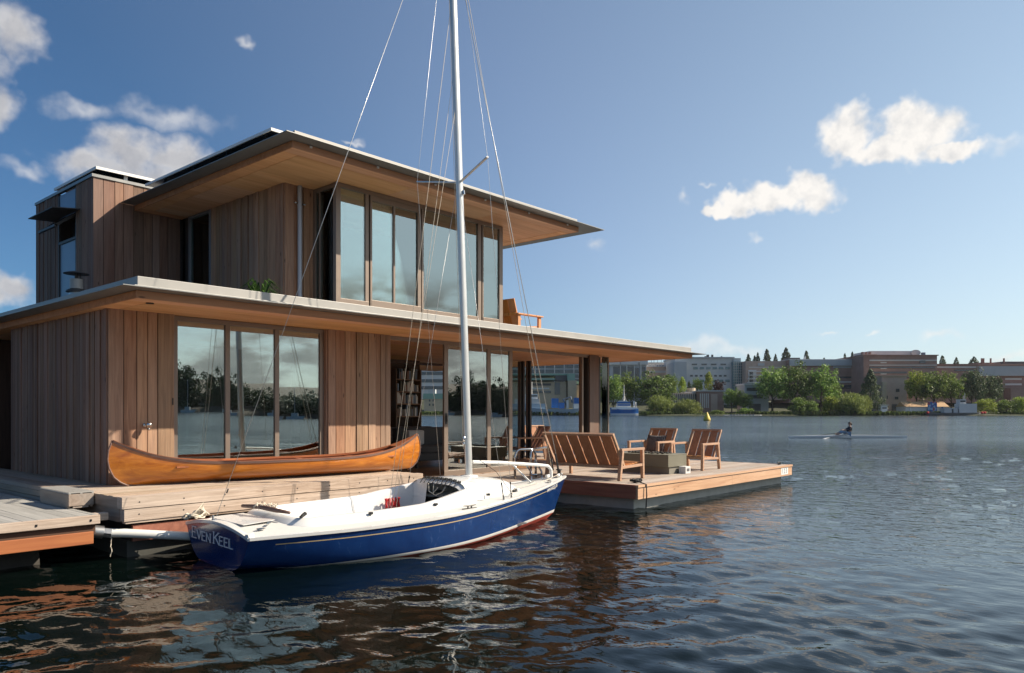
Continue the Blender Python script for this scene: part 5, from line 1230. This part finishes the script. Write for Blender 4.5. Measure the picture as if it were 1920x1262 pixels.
TREES = [
 ('broad1', 1150, 46, 696, 777, 378, 'pale green tree behind the glass fin, left of the blue fishing boat'),
 ('broad2', 1176, 44, 694, 776, 384, 'light green tree directly above the blue fishing boat mast'),
 ('dark', 1226, 92, 697, 772, 382, 'large dark rounded tree right of the blue fishing boat'),
 ('broad1', 1257, 32, 696, 770, 400, 'slim light tree rising behind the large dark rounded tree'),
 ('willow', 1238, 56, 737, 778, 366, 'low willow on the waterline below the large dark rounded tree'),
 ('willow', 1289, 54, 744, 778.5, 364, 'drooping willow in front of the low brick hall with white columns'),
 ('poplar', 1279, 16, 709, 745, 410, 'small bright poplar left of the tank above the brick hall'),
 ('conifer', 1292, 14, 714, 745, 412, 'tiny dark conifer beside the small bright poplar'),
 ('broad2', 1308, 26, 707, 742, 414, 'small round tree before the grey laboratory block, above the tank'),
 ('poplar', 1329, 19, 700, 742, 412, 'bright yellow green poplar before the grey laboratory block'),
 ('purple', 1347, 26, 711, 744, 410, 'purple leaved small tree before the grey laboratory block'),
 ('broad1', 1372, 40, 724, 773, 372, 'light topped tree right of the brick hall'),
 ('dark', 1394, 42, 734, 775, 370, 'dark low tree beside the concrete terrace building'),
 ('broad1', 1448, 72, 682, 772, 374, 'tall green tree left of the lawn gap'),
 ('dark', 1492, 72, 678, 774, 376, 'tallest dark green tree over the shore bushes'),
 ('broad2', 1540, 68, 681, 774, 374, 'tall green tree left of the yellow shrub and the big willow'),
 ('bush', 1499, 40, 742, 778, 362, 'rounded shrub at the waterline beneath the tallest tree'),
 ('bush', 1521, 30, 749, 778, 361, 'smaller rounded shrub right of the one beneath the tallest tree'),
 ('limebush', 1557, 34, 738, 777, 364, 'yellow green shrub left of the big shore willow'),
 ('willow', 1597, 60, 731, 779, 362, 'big weeping willow standing on the far waterline'),
 ('willow', 1618, 36, 737, 778, 364, 'narrower weeping willow touching the big willow on its right'),
 ('conifer', 1632, 54, 693, 775, 372, 'broad shaggy conifer beside the big willow'),
 ('limebush', 1676, 44, 688, 720, 420, 'olive tree on the terrace of the banded brick block'),
 ('lime', 1719, 48, 690, 768, 378, 'yellow topped tree left above the boathouse'),
 ('broad1', 1752, 78, 690, 770, 376, 'large bright green tree above the boathouse roof'),
 ('broad2', 1784, 50, 698, 770, 377, 'green tree over the right end of the boathouse'),
 ('pine', 1822, 52, 686, 772, 380, 'dark pine behind the grey work barge'),
 ('pine', 1862, 46, 697, 772, 382, 'dark pine at the right of the grey work barge'),
 ('limebush', 1848, 42, 743, 779, 364, 'yellow green bush beside the bow of the work barge'),
 ('bush', 1886, 44, 747, 779, 363, 'green bush near the right end of the shore'),
 ('limebush', 1914, 34, 739, 779, 363, 'golden bush at the right end of the shore'),
 ('bush', 1398, 40, 764, 778, 363, 'low shrub on the bank below the dark low tree'),
 ('bush', 1345, 30, 768, 778, 362, 'low shrub at the corner of the brick hall'),
 ('dark', 1120, 50, 690, 777, 380, 'dark tree half hidden by the corner post'),
 ('broad2', 1562, 40, 712, 772, 385, 'green tree behind the yellow green shrub'),
]
for a in TREES: tree(*a)
for i, (px, top, w) in enumerate(((1403, 664, 11), (1415, 667, 9), (1421, 661, 9), (1438, 655, 14), (1454, 664, 9), (1474, 652, 17), (1512, 658, 12), (1584, 663, 8), (1598, 660, 9), (1767, 667, 12), (1793, 670, 10), (1826, 669, 17), (1545, 671, 9))):
    tree('conifer2', px, w*1.8, top, 700, 700, 'tall dark conifer standing on the skyline behind the campus roofs', 'conifers on the skyline')
# buildings ---------------------------------------------
def bld(name, label, px0, px1, top, bot, D, depth, wall, bands=(), roof=None, bandm='winband', cat='building', piers=0, pierm='bandw'):
    t = thing(name, label, cat, bgp(bgx((px0+px1)/2, D), D, bgz(bot, D)))
    x0, x1, z0, z1 = bgx(px0, D), bgx(px1, D), bgz(bot, D), bgz(top, D)
    b = MB(bgp); b.box(x0, x1, D, D+depth, z0-6, z1); b.build('wall', M[wall], t)
    for (a, c, y0, y1, *mm) in bands:
        b = MB(bgp); b.box(bgx(a, D), bgx(c, D), D-.25, D+.02, bgz(y1, D), bgz(y0, D)); b.build('window' if not mm or mm[0].startswith('win') else 'band', M[mm[0] if mm else bandm], t)
    if roof:
        b = MB(bgp); b.box(x0-.6, x1+.6, D-.6, D+depth+.6, z1, z1+roof[1]); b.build('roof', M[roof[0]], t)
    for k in range(piers):
        x = x0+(x1-x0)*(k+.5)/piers; b = MB(bgp); b.box(x-.28, x+.28, D-.6, D-.02, z0, z1-.8); b.build('pier', M[pierm], t)
    return t
def extra(t, name, mat, px0, px1, y0, y1, D, depth=6, off=0):
    b = MB(bgp); b.box(bgx(px0, D), bgx(px1, D), D+off, D+off+depth, bgz(y1, D), bgz(y0, D)); return b.build(name, M[mat], t)
# left: glazed campus block, green-roofed marine building
t = bld('campus_block', 'long grey glazed campus block behind the green roofed stone building', 880, 1146, 679, 745, 470, 30, 'conc_gr', [(885, 1144, y, y+6.5) for y in (684, 693, 702, 711)], ('roof_dk', 1.2))
for k in range(9): extra(t, 'pier', 'conc_lt', 985+k*18, 986.5+k*18, 681, 740, 470, .6, -.5)
extra(t, 'roof_hut', 'conc_lt', 1000, 1012, 676, 681, 470, 8, 4); extra(t, 'roof_hut', 'bandw', 1062, 1067, 674, 681, 470, 4, 3)
t = bld('glazed_block', 'grey glazed block with white columns left of the brown saw roof hall', 1144, 1212, 677, 750, 455, 25, 'conc_gr', [(1150, 1162, 687, 738), (1164.5, 1174, 687, 738), (1176, 1188, 687, 738), (1190, 1198, 690, 738), (1204, 1210, 688, 720)])
for a, c in ((1142, 1162), (1164, 1196), (1199, 1214)): extra(t, 'roof_slab', 'conc_lt', a, c, 676, 684, 455, 8, -1.2)
for p in (1163, 1175, 1189, 1201): extra(t, 'pier', 'bandw', p-.8, p+.8, 684, 738, 455, .6, -.8)
t = bld('saw_roof_hall', 'low brown hall with a dark saw toothed roof left of the grey laboratory block', 1196, 1268, 688, 735, 465, 25, 'brick_lt', [(1214, 1263, 695, 699, 'conc_gr')])
b = MB(bgp); x0, x1 = bgx(1196, 465), bgx(1268, 465)
for k in range(14): xx = x0+(x1-x0)*k/14; b.prism([(xx, 464.4, bgz(688, 465)), (xx+(x1-x0)/14, 464.4, bgz(688, 465)), (xx+(x1-x0)/14*.5, 464.4, bgz(683, 465))], (0, .5, 0), 1)
b.prism([(x0-1, 465, bgz(688, 465)), (x0-1, 477, bgz(677, 465)), (x0-1, 490, bgz(688, 465))], (x1-x0+2, 0, 0)); b.build('saw_roof', [M['roof_dk'], M['conc_lt']], t)
for p in (1227, 1232, 1239, 1246, 1253): extra(t, 'vent_stack', 'bandw', p-.3, p+.3, 672, 680, 465, .4, 10)
t = bld('laboratory_block', 'big grey laboratory block with a teal glass corner and rooftop vents', 1265, 1375, 672, 745, 440, 30, 'conc_lt', [(1276, 1284, 679, 728, 'winteal')]+[(1297+18*k, 1307+18*k, 682, 684.5) for k in range(4)]+[(1294+9*k, 1299+9*k, y, y+3.2) for k in range(8) for y in (703, )]+[(1300+12*k, 1308+12*k, y, y+4.5, 'winteal') for k in range(6) for y in (688, 712)], ('conc_gr', .8))
extra(t, 'plain_wing', 'conc_gr', 1263, 1286, 679, 745, 440, 20, -2)
for a, c, y0 in ((1302, 1303.5, 668), (1313, 1318, 668.5), (1325, 1328, 667), (1329, 1333, 664), (1338, 1341, 664), (1356, 1358, 667)): extra(t, 'roof_vent', 'roof_dk', a, c, y0, 672, 440, 1.5, 4)
t2 = bld('glass_stair_tower', 'teal gridded glass tower at the right corner of the grey laboratory block', 1374.5, 1401, 678, 736, 437, 20, 'winteal')
for y in range(680, 735, 5): extra(t2, 'mullion', 'bandw', 1374.5, 1401, y, y+.45, 437, .3, -.4)
for k in range(7): extra(t2, 'mullion', 'bandw', 1376+k*4, 1376.4+k*4, 678, 735, 437, .3, -.38)
extra(t2, 'roof_hut', 'conc_gr', 1377, 1391, 671, 678, 437, 8, 2)
# brick hall by the water
t = bld('brick_hall', 'low brick hall by the water with white columns and a round roof tank', 1262, 1311, 737, 772, 392, 22, 'brick_lt', [(1263+4*k, 1265+4*k, 739, 768, 'winband') for k in range(12)])
for k in range(13): extra(t, 'column', 'bandw', 1262+4*k-.35, 1262+4*k+.35, 737, 770, 392, .4, -.5)
b = MB(bgp); b.rings([[(bgx(1302, 395)+2.2*math.cos(a), 402+2.2*math.sin(a), z) for a in [2*math.pi*j/16 for j in range(16)]] for z in (bgz(738, 395), bgz(727, 395))]); b.build('roof_tank', M['stone'], t)
extra(t, 'parapet', 'bandw', 1285, 1312, 734.5, 737, 392, 10, 1)
t = bld('brick_annex', 'plain brick annex joined to the right of the columned brick hall', 1311, 1357, 734, 774, 386, 24, 'brick', [(1312.5+3.6*k, 1314.2+3.6*k, 738, 765, 'bandw') for k in range(5)]+[(1333, 1345, 739, 772, 'brick_lt')], ('conc_lt', .5))
# concrete terraces and long brick campus
t = bld('terrace_building', 'brown terraced concrete building with stepped floors left of the lawn gap', 1398, 1482, 677, 730, 430, 26, 'brick_lt', [(1403, 1418, 694, 720, 'conc_lt'), (1404, 1470, 688, 689.5, 'bandw'), (1400, 1440, 722, 727), (1405, 1412, 697, 719)])
for k in range(5): extra(t, 'terrace', 'conc_lt', 1399+k, 1448-k*2, 724-k*7, 725.5-k*7, 430, 4, -4+k*.7)
extra(t, 'roof_plant', 'conc_gr', 1421, 1433, 681, 686, 430, .5, -.4); extra(t, 'roof_hut', 'roof_dk', 1482, 1504, 670, 679, 430, 8, 3); extra(t, 'white_spire', 'bandw', 1512, 1515, 668, 684, 430, 1, 3)
t = bld('boat_terrace', 'grey concrete boat terrace under the trees beside the lawn gap', 1397, 1441, 722, 774, 384, 14, 'conc_gr', [(1400, 1438, 727, 733), (1400, 1430, 741, 747), (1406, 1426, 757, 770, 'roof_dk')], ('conc_lt', .8))
t = bld('long_brick_hall', 'long red brick hall with a grey roof band left of the banded brick block', 1480, 1620, 675, 735, 425, 30, 'brick', [(1562, 1618, 687, 690, 'conc_gr'), (1570, 1617, 706, 709, 'winband'), (1572, 1600, 715, 717.5, 'bandw'), (1570, 1610, 722, 729)], ('conc_gr', .4))
extra(t, 'roof_band', 'conc_gr', 1480, 1620, 675, 686, 425, 3, -1.2)
t = bld('banded_brick_block', 'tall brick block with white window bands and a pale penthouse', 1619, 1757, 667, 735, 410, 34, 'brick', [(1630, 1756, 674.5, 677, 'bandw'), (1630, 1756, 684, 685.5, 'bandw'), (1630, 1752, 688, 690.5), (1651, 1662, 679, 681, 'bandw'), (1651, 1662, 690, 692, 'bandw'), (1651, 1662, 700, 702, 'bandw'), (1724, 1735, 676, 681), (1630, 1700, 697, 700.5), (1663, 1720, 706, 708, 'winband')], ('brick', .5))
extra(t, 'penthouse', 'conc_lt', 1641, 1732, 656.5, 667, 410, 20, 6); extra(t, 'penthouse_step', 'brick_lt', 1619, 1646, 664, 668, 410, 12, 1)
b = MB(bgp); cx_, cz_ = bgx(1716, 416), bgz(661.5, 416); b.rings([[(cx_+2.0*math.cos(a)*1.3, y, cz_+2.0*math.sin(a)*.8) for a in [2*math.pi*j/16 for j in range(16)]] for y in (415.2, 416)]); b.build('roof_dish', M['bandw'], t)
for p in (1623, 1630, 1637): extra(t, 'roof_vent', 'brick', p-1, p+1.4, 659, 665, 410, 2, 3)
extra(t, 'roof_vent', 'panelblue', 1736, 1741, 660, 667, 410, 2, 3)
t = bld('tan_tower_house', 'tan brick house with small windows between conifer and bright tree', 1653, 1700, 706, 773, 396, 16, 'brick_lt', [(1680, 1686, 729, 735), (1678, 1684, 744, 749), (1660, 1664, 742, 748), (1672, 1700, 758, 770, 'roof_dk'), (1683, 1690, 764, 770, 'ship_blue')], ('stone', .4))
extra(t, 'side_wing', 'stone', 1653, 1660, 716, 773, 396, 6, -1.5); extra(t, 'roof_garden_wall', 'brick', 1664, 1695, 706, 722, 396, 6, 8)
t = bld('far_brick_hall', 'long dark brick hall behind the pines at the right', 1757, 1990, 684, 735, 430, 34, 'brick', [(1757, 1830, 687, 690, 'bandw'), (1790, 1830, 693, 696)], ('brick', .5))
extra(t, 'roof_band', 'conc_gr', 1832, 1990, 687, 705, 430, 3, -2); extra(t, 'upper_storey', 'brick', 1845, 1885, 679, 684, 430, 12, 4); extra(t, 'upper_storey', 'roof_dk', 1888, 1990, 677, 684, 430, 12, 4)
for p in (1848, 1851.5, 1865, 1890): extra(t, 'chimney', 'brick', p-.6, p+.6, 671, 680, 430, 1.2, 3)
for y in (709, 719): extra(t, 'window', 'bandw', 1884, 1915, y, y+3.5, 430, .4, -.4)
extra(t, 'lower_wall', 'brick', 1878, 1990, 728, 760, 430, 6, -8)
t = bld('boathouse', 'long low white boathouse with a tan roof behind the dock', 1698, 1778, 762, 773, 366, 9, 'bandw', [(1765, 1768, 763, 767, 'ship_blue'), (1781, 1783, 764, 768, 'winband'), (1706, 1708, 764, 772, 'white')])
b = MB(bgp); x0, x1 = bgx(1697, 366), bgx(1779, 366); za, zb = bgz(762.5, 366), bgz(753, 366)
b.prism([(x0, 365.4, za), (x0, 370.5, zb), (x0, 375.6, za)], (x1-x0, 0, 0)); b.build('roof', M['tan_roof'], t)
for p in (1713, 1738, 1762): extra(t, 'roof_vent', 'tan_roof', p-1.2, p+1.2, 752, 756, 366, 1, 3)
mt, nt, b_, out = newmat('mural'); tc = nd(nt, 'TexCoord'); vo = nd(nt, 'TexVoronoi', {'Vector': tc.outputs['Object'], 'Scale': .9})
nt.links.new(ramp(nt, nd(nt, 'SeparateColor', {0: vo.outputs['Color']}).outputs[0], [(0, (.02,.08,.30)), (.4, (.03,.16,.42)), (.6, (.20,.35,.5)), (.82, (.30,.04,.06))], 'CONSTANT'), b_.inputs['Base Color']); M['mural'] = mt
extra(t, 'mural_panel', 'mural', 1738, 1755, 753.5, 773, 366, .3, -.9)
t = bld('white_kiosk', 'small white kiosk on the shore right of the conifer', 1652, 1664, 760, 769, 364, 3, 'white', [(1654, 1662, 764, 766, 'winband')], ('bandw', .3))
t = bld('shore_dock', 'low dark timber dock on the far shore before the tan house', 1650, 1770, 773.5, 777, 362, 5, 'roof_dk', (), None, cat='dock')
# green-roofed stone building seen through the open corner
t = bld('stone_hall', 'stone hall with a green copper roof seen through the open room', 960, 1062, 716, 772, 400, 30, 'stone', [(985, 1033, 719, 723, 'roof_dk'), (990, 1033, 733, 737, 'winband'), (1040, 1050, 717, 740, 'winband'), (985, 1030, 727, 730, 'conc_lt')])
extra(t, 'roof_eave', 'copper', 955, 1064, 701, 704, 400, 34, -2); extra(t, 'roof', 'roof_dk', 1041, 1064, 704, 714, 400, 10, -1.8); extra(t, 'roof_eave', 'copper', 955, 1040, 710, 713, 400, 30, -3)
extra(t, 'end_wall', 'stone', 1064, 1080, 714, 765, 400, 20, -4); extra(t, 'roof_end', 'copper', 1063, 1077, 701.5, 714, 400, 20, -4); extra(t, 'side_shed', 'stone', 1079, 1095, 722, 765, 400, 12, 0); extra(t, 'roof_eave', 'copper', 1077, 1098, 715, 720, 400, 14, -1)
t = bld('cream_house', 'cream waterside house with a green roof seen through the far window', 795, 835, 748, 772, 400, 12, 'stone', [(804.5, 807, 749, 753), (811, 813.5, 749, 753), (804.5, 807, 757, 761), (811, 813.5, 757, 761)])
extra(t, 'roof', 'copper', 793, 837, 738, 748, 400, 13, -.5); extra(t, 'gable', 'conc_gr', 803, 816, 730, 738, 400, 6, 0)
t = bld('campus_tower', 'pale banded campus building above the cream waterside house', 780, 880, 690, 760, 470, 30, 'conc_lt', [(780, 880, y, y+6) for y in (697, 711, 724)])
# boats ------------------------------------------------
def shiphull(t, px0, px1, yd, D, beam, mats, bow=1, split=.45, sheer=1.4):
    x0, x1 = bgx(px0, D), bgx(px1, D); zd = bgz(yd, D); L = x1-x0; n = 20
    for nm, za, zb, m in (('hull', .35 if split else -.4, 1.0, mats[0]), ('bottom_band', -.5, .35, mats[1])):
        rows = []
        for i in range(n+1):
            f = i/n; fb = f if bow > 0 else 1-f; w = beam/2*min(1, ((1-fb)*3.0)**.6)*min(1, .75+fb*2)
            hz = zd+sheer*max(0, fb-.5)**2*4+.5*max(0, .2-fb)*5
            zlo, zhi = (za*zd if za > 0 else za), (hz if zb == 1.0 else .35*zd)
            fl = .3*max(0, fb-.7)*L*.12*bow
            rows.append([(x0+f*L, D-w*.85, zlo), (x0+f*L+fl, D-w, zhi), (x0+f*L+fl, D+w, zhi), (x0+f*L, D+w*.85, zlo)])
        b = MB(bgp); b.rings(rows); b.build(nm, M[mats[0] if nm == 'hull' else mats[1]], t)
def fishing():
    D = 358; t = thing('fishing_boat', 'blue and white fishing boat with a tall mast moored at the far shore', 'boat', bgp(bgx(1170, D), D))
    shiphull(t, 1144, 1196, 768, D, 5, ('ship_blue', 'white'), -1, sheer=1.0)
    for n_, m_, a, c, y0, y1, dp in (('bulwark', 'white', 1146, 1195, 764, 767.5, 4.0), ('wheelhouse', 'white', 1156, 1182, 757, 764, 3.0), ('window', 'ship_blue', 1157, 1181, 758, 761, 3.1), ('bridge', 'ship_blue', 1157, 1181, 753.5, 756.5, 2.8), ('top_rail', 'white', 1160, 1176, 751.5, 753.2, 2.4), ('aft_gantry', 'white', 1188, 1190, 752, 764, 2.5), ('aft_gantry', 'white', 1192, 1193, 754, 764, 2.5)):
        extra(t, n_, m_, a, c, y0, y1, D, dp, -dp/2)
    b = MB(bgp); x = bgx(1170, D); b.tube([(x, D, bgz(753, D)), (x, D, bgz(722, D))], [.35, .12], 6)
    for y, w in ((726, 1.0), (733, 1.2), (740, 1.6), (746, 1.4)): b.bar((x-w/2, D, bgz(y, D)), (x+w/2, D, bgz(y, D)), .2, .2)
    b.tube([(x-1.2, D, bgz(753, D)), (x, D, bgz(740, D))], .12, 5); b.tube([(x+1.2, D, bgz(753, D)), (x, D, bgz(740, D))], .12, 5); b.build('mast', M['bandw'], t)
fishing()
def ship():
    D = 362; t = thing('research_ship', 'long pale blue research ship seen through the open corner of the house', 'ship', bgp(bgx(1030, D), D))
    shiphull(t, 955, 1098, 767, D, 9, ('ship_pale', 'roof_dk'), -1, sheer=3)
    for n_, m_, a, c, y0, y1, dp in (('deckhouse', 'ship_pale', 960, 1022, 757, 768, 7), ('deckhouse', 'bandw', 965, 1012, 748, 757, 6), ('bridge', 'white', 985, 1008, 739, 748, 5), ('window', 'winband', 986, 1007, 741, 744, 5.2), ('crate', 'ship_blue', 1034, 1047, 747, 765, 3), ('crate', 'ship_blue', 1048, 1058, 755, 766, 3), ('container', 'ship_blue', 1076, 1098, 746, 757, 5), ('aft_house', 'bandw', 1075, 1096, 757, 767, 5), ('winch', 'bandw', 1062, 1066, 750, 766, 2)):
        extra(t, n_, m_, a, c, y0, y1, D, dp, -dp/2)
    b = MB(bgp); b.tube([(bgx(1066, D), D, bgz(766, D)), (bgx(1056, D), D, bgz(749, D)), (bgx(1070, D), D, bgz(744, D)), (bgx(1073, D), D, bgz(755, D))], .5, 6); b.build('crane', M['panelblue'], t)
    b = MB(bgp); b.tube([(bgx(997, D), D, bgz(739, D)), (bgx(997, D), D, bgz(716, D))], .3, 6); b.bar((bgx(993, D), D, bgz(727, D)), (bgx(1001, D), D, bgz(727, D)), .3, .3); b.build('mast', M['bandw'], t)
ship()
def barge():
    D = 357; t = thing('work_barge', 'grey work barge with a pale deckhouse and orange floats', 'barge', bgp(bgx(1785, D), D))
    shiphull(t, 1737, 1838, 774, D, 6, ('ship_grey', 'roof_dk'), 1, sheer=.2)
    for n_, m_, a, c, y0, y1, dp in (('deckhouse', 'conc_lt', 1794, 1827, 757, 774, 4), ('wheelhouse', 'conc_lt', 1796, 1808, 749, 757, 3), ('window', 'winband', 1797, 1807, 751, 754, 3.1), ('deck_shed', 'conc_gr', 1766, 1791, 765, 774, 4), ('door', 'winband', 1780, 1783, 767, 774, 4.1)):
        extra(t, n_, m_, a, c, y0, y1, D, dp, -dp/2)
    b = MB(bgp)
    for p, y in ((1809, 737), (1806, 742)): b.tube([(bgx(p, D), D, bgz(757, D)), (bgx(p, D), D, bgz(y, D))], .14, 5)
    b.build('mast', M['bandw'], t)
    for p in (1733, 1834, 1839): b = MB(bgp); b.ball((bgx(p, D), D-3, bgz(774, D)), .7, .6, .6, 8, 6); b.build('float', M['rope_red'], t)
barge()
def eight():
    D = 352; yaw = math.atan2(-RT.y, -RT.x); p0 = bgp(bgx(1392, D), D, 0)
    sh = thing('racing_eight', 'long thin racing eight gliding close to the far bank', 'rowing boat', p0, yaw)
    b = MB(); rs = []
    for i in range(25):
        x = -8.8+17.6*i/24; r = x/8.8; w = .30*(1-r*r)+.01; rs.append([Vector((x, w*math.cos(a), .12+.10*math.sin(a))) for a in [math.pi*2*j/8 for j in range(8)]])
    b.rings(rs); b.build('hull', M['hullwhite'], sh, smooth=True, local=True)
    ax = Vector((math.cos(yaw), math.sin(yaw), 0))
    for k in range(8): dup(per, p0+ax*(-5.2+1.45*k)+Vector((0, 0, .2)), yaw, 'rower seated in the distant racing eight near the far bank', group='crew of the distant racing eight')
eight()
# the shore behind the viewpoint, mirrored in the window glass
def backshore():
    d0 = Vector((.62, -.78, 0)).normalized(); r0 = Vector((-d0.y, d0.x, 0)); base = Vector((CAM.x, CAM.y, 0))
    def xf(x, d, z): return base+r0*x+d0*d+Vector((0, 0, z))
    b = MB(xf); b.rings([[(x, d, z) for x in np.linspace(-420, 420, 40)] for d, z in ((328, -.5), (331, 1.2), (352, 3), (378, 8), (430, 15), (560, 22))], close=False, caps=False); tag(b.build('opposite_bank', M['trunk'], smooth=True), 'opposite bank of the lake behind the viewpoint', kind='structure')
    rng = random.Random(21); c = KIND['dark'][0]; vs, fs = [], []
    base_v = np.array([v.co[:] for v in c.vertices]); nf = [tuple(p.vertices) for p in c.polygons]
    sel = nf
    for i in range(120):
        x = -340+i*5.7+rng.uniform(-4, 4); d = rng.uniform(338, 366); big = rng.choice((1, 1, 1.2, 1.5))
        w, h = rng.uniform(15, 24), rng.uniform(12, 19)*big
        if -92 < x < -58: h = 25+4*math.sin(x); w = 22
        a = rng.uniform(0, 6.28); o = len(vs)
        R_ = np.array([[math.cos(a), -math.sin(a)], [math.sin(a), math.cos(a)]]); xy = base_v[:, :2]@R_.T*w
        vs += [tuple(xf(x+p[0], d+p[1], 1.5+q*h-.28*h)) for p, q in zip(xy, base_v[:, 2])]; fs += [tuple(o+k for k in f) for f in sel]
    me = bpy.data.meshes.new('opposite_wood'); me.from_pydata(vs, [], fs); me.update(); me.materials.append(leafmat('leaf_wood', (.012,.024,.008), (.045,.07,.022), .2)); o = bpy.data.objects.new('opposite_wood', me); COL.objects.link(o); tag(o, 'dark wood on the opposite bank, mirrored in the windows', kind='stuff')
    b = MB(xf)
    for i in range(44):
        x = -300+i*13.5+rng.uniform(-5, 5); d = rng.uniform(290, 322); L = rng.uniform(3.5, 7)
        b.prism([(x-L/2, d, 0), (x+L/2, d, 0), (x+L/2+.8, d, 1.2), (x-L/2, d, 1.1)], (0, 2.0, 0)); b.box(x-L*.2, x+L*.2, d+.3, d+1.7, 1.15, 1.7+.8*rng.random(), rng.randrange(2))
        if rng.random() < .55: b.tube([(x, d+1, 1.5), (x, d+1, rng.uniform(9, 15))], .09, 5)
    tag(b.build('opposite_marina', [M['conc_lt'], M['panelblue']], kind='stuff'), 'crowded white marina on the opposite bank, mirrored in the windows')
backshore()
def haze():
    b = MB(); b.box(-640, 1300, -1050, 1150, -3, 62)
    m = bpy.data.materials.new('haze_air'); m.use_nodes = True; nt = m.node_tree; nt.nodes.remove(nt.nodes['Principled BSDF'])
    v = nd(nt, 'VolumePrincipled', {'Color': (.86,.92,1.0), 'Density': .00004, 'Anisotropy': .25}); nt.links.new(v.outputs[0], nt.nodes['Material Output'].inputs['Volume'])
    tag(b.build('haze', m), 'thin summer haze over the whole lake', kind='stuff')
haze()
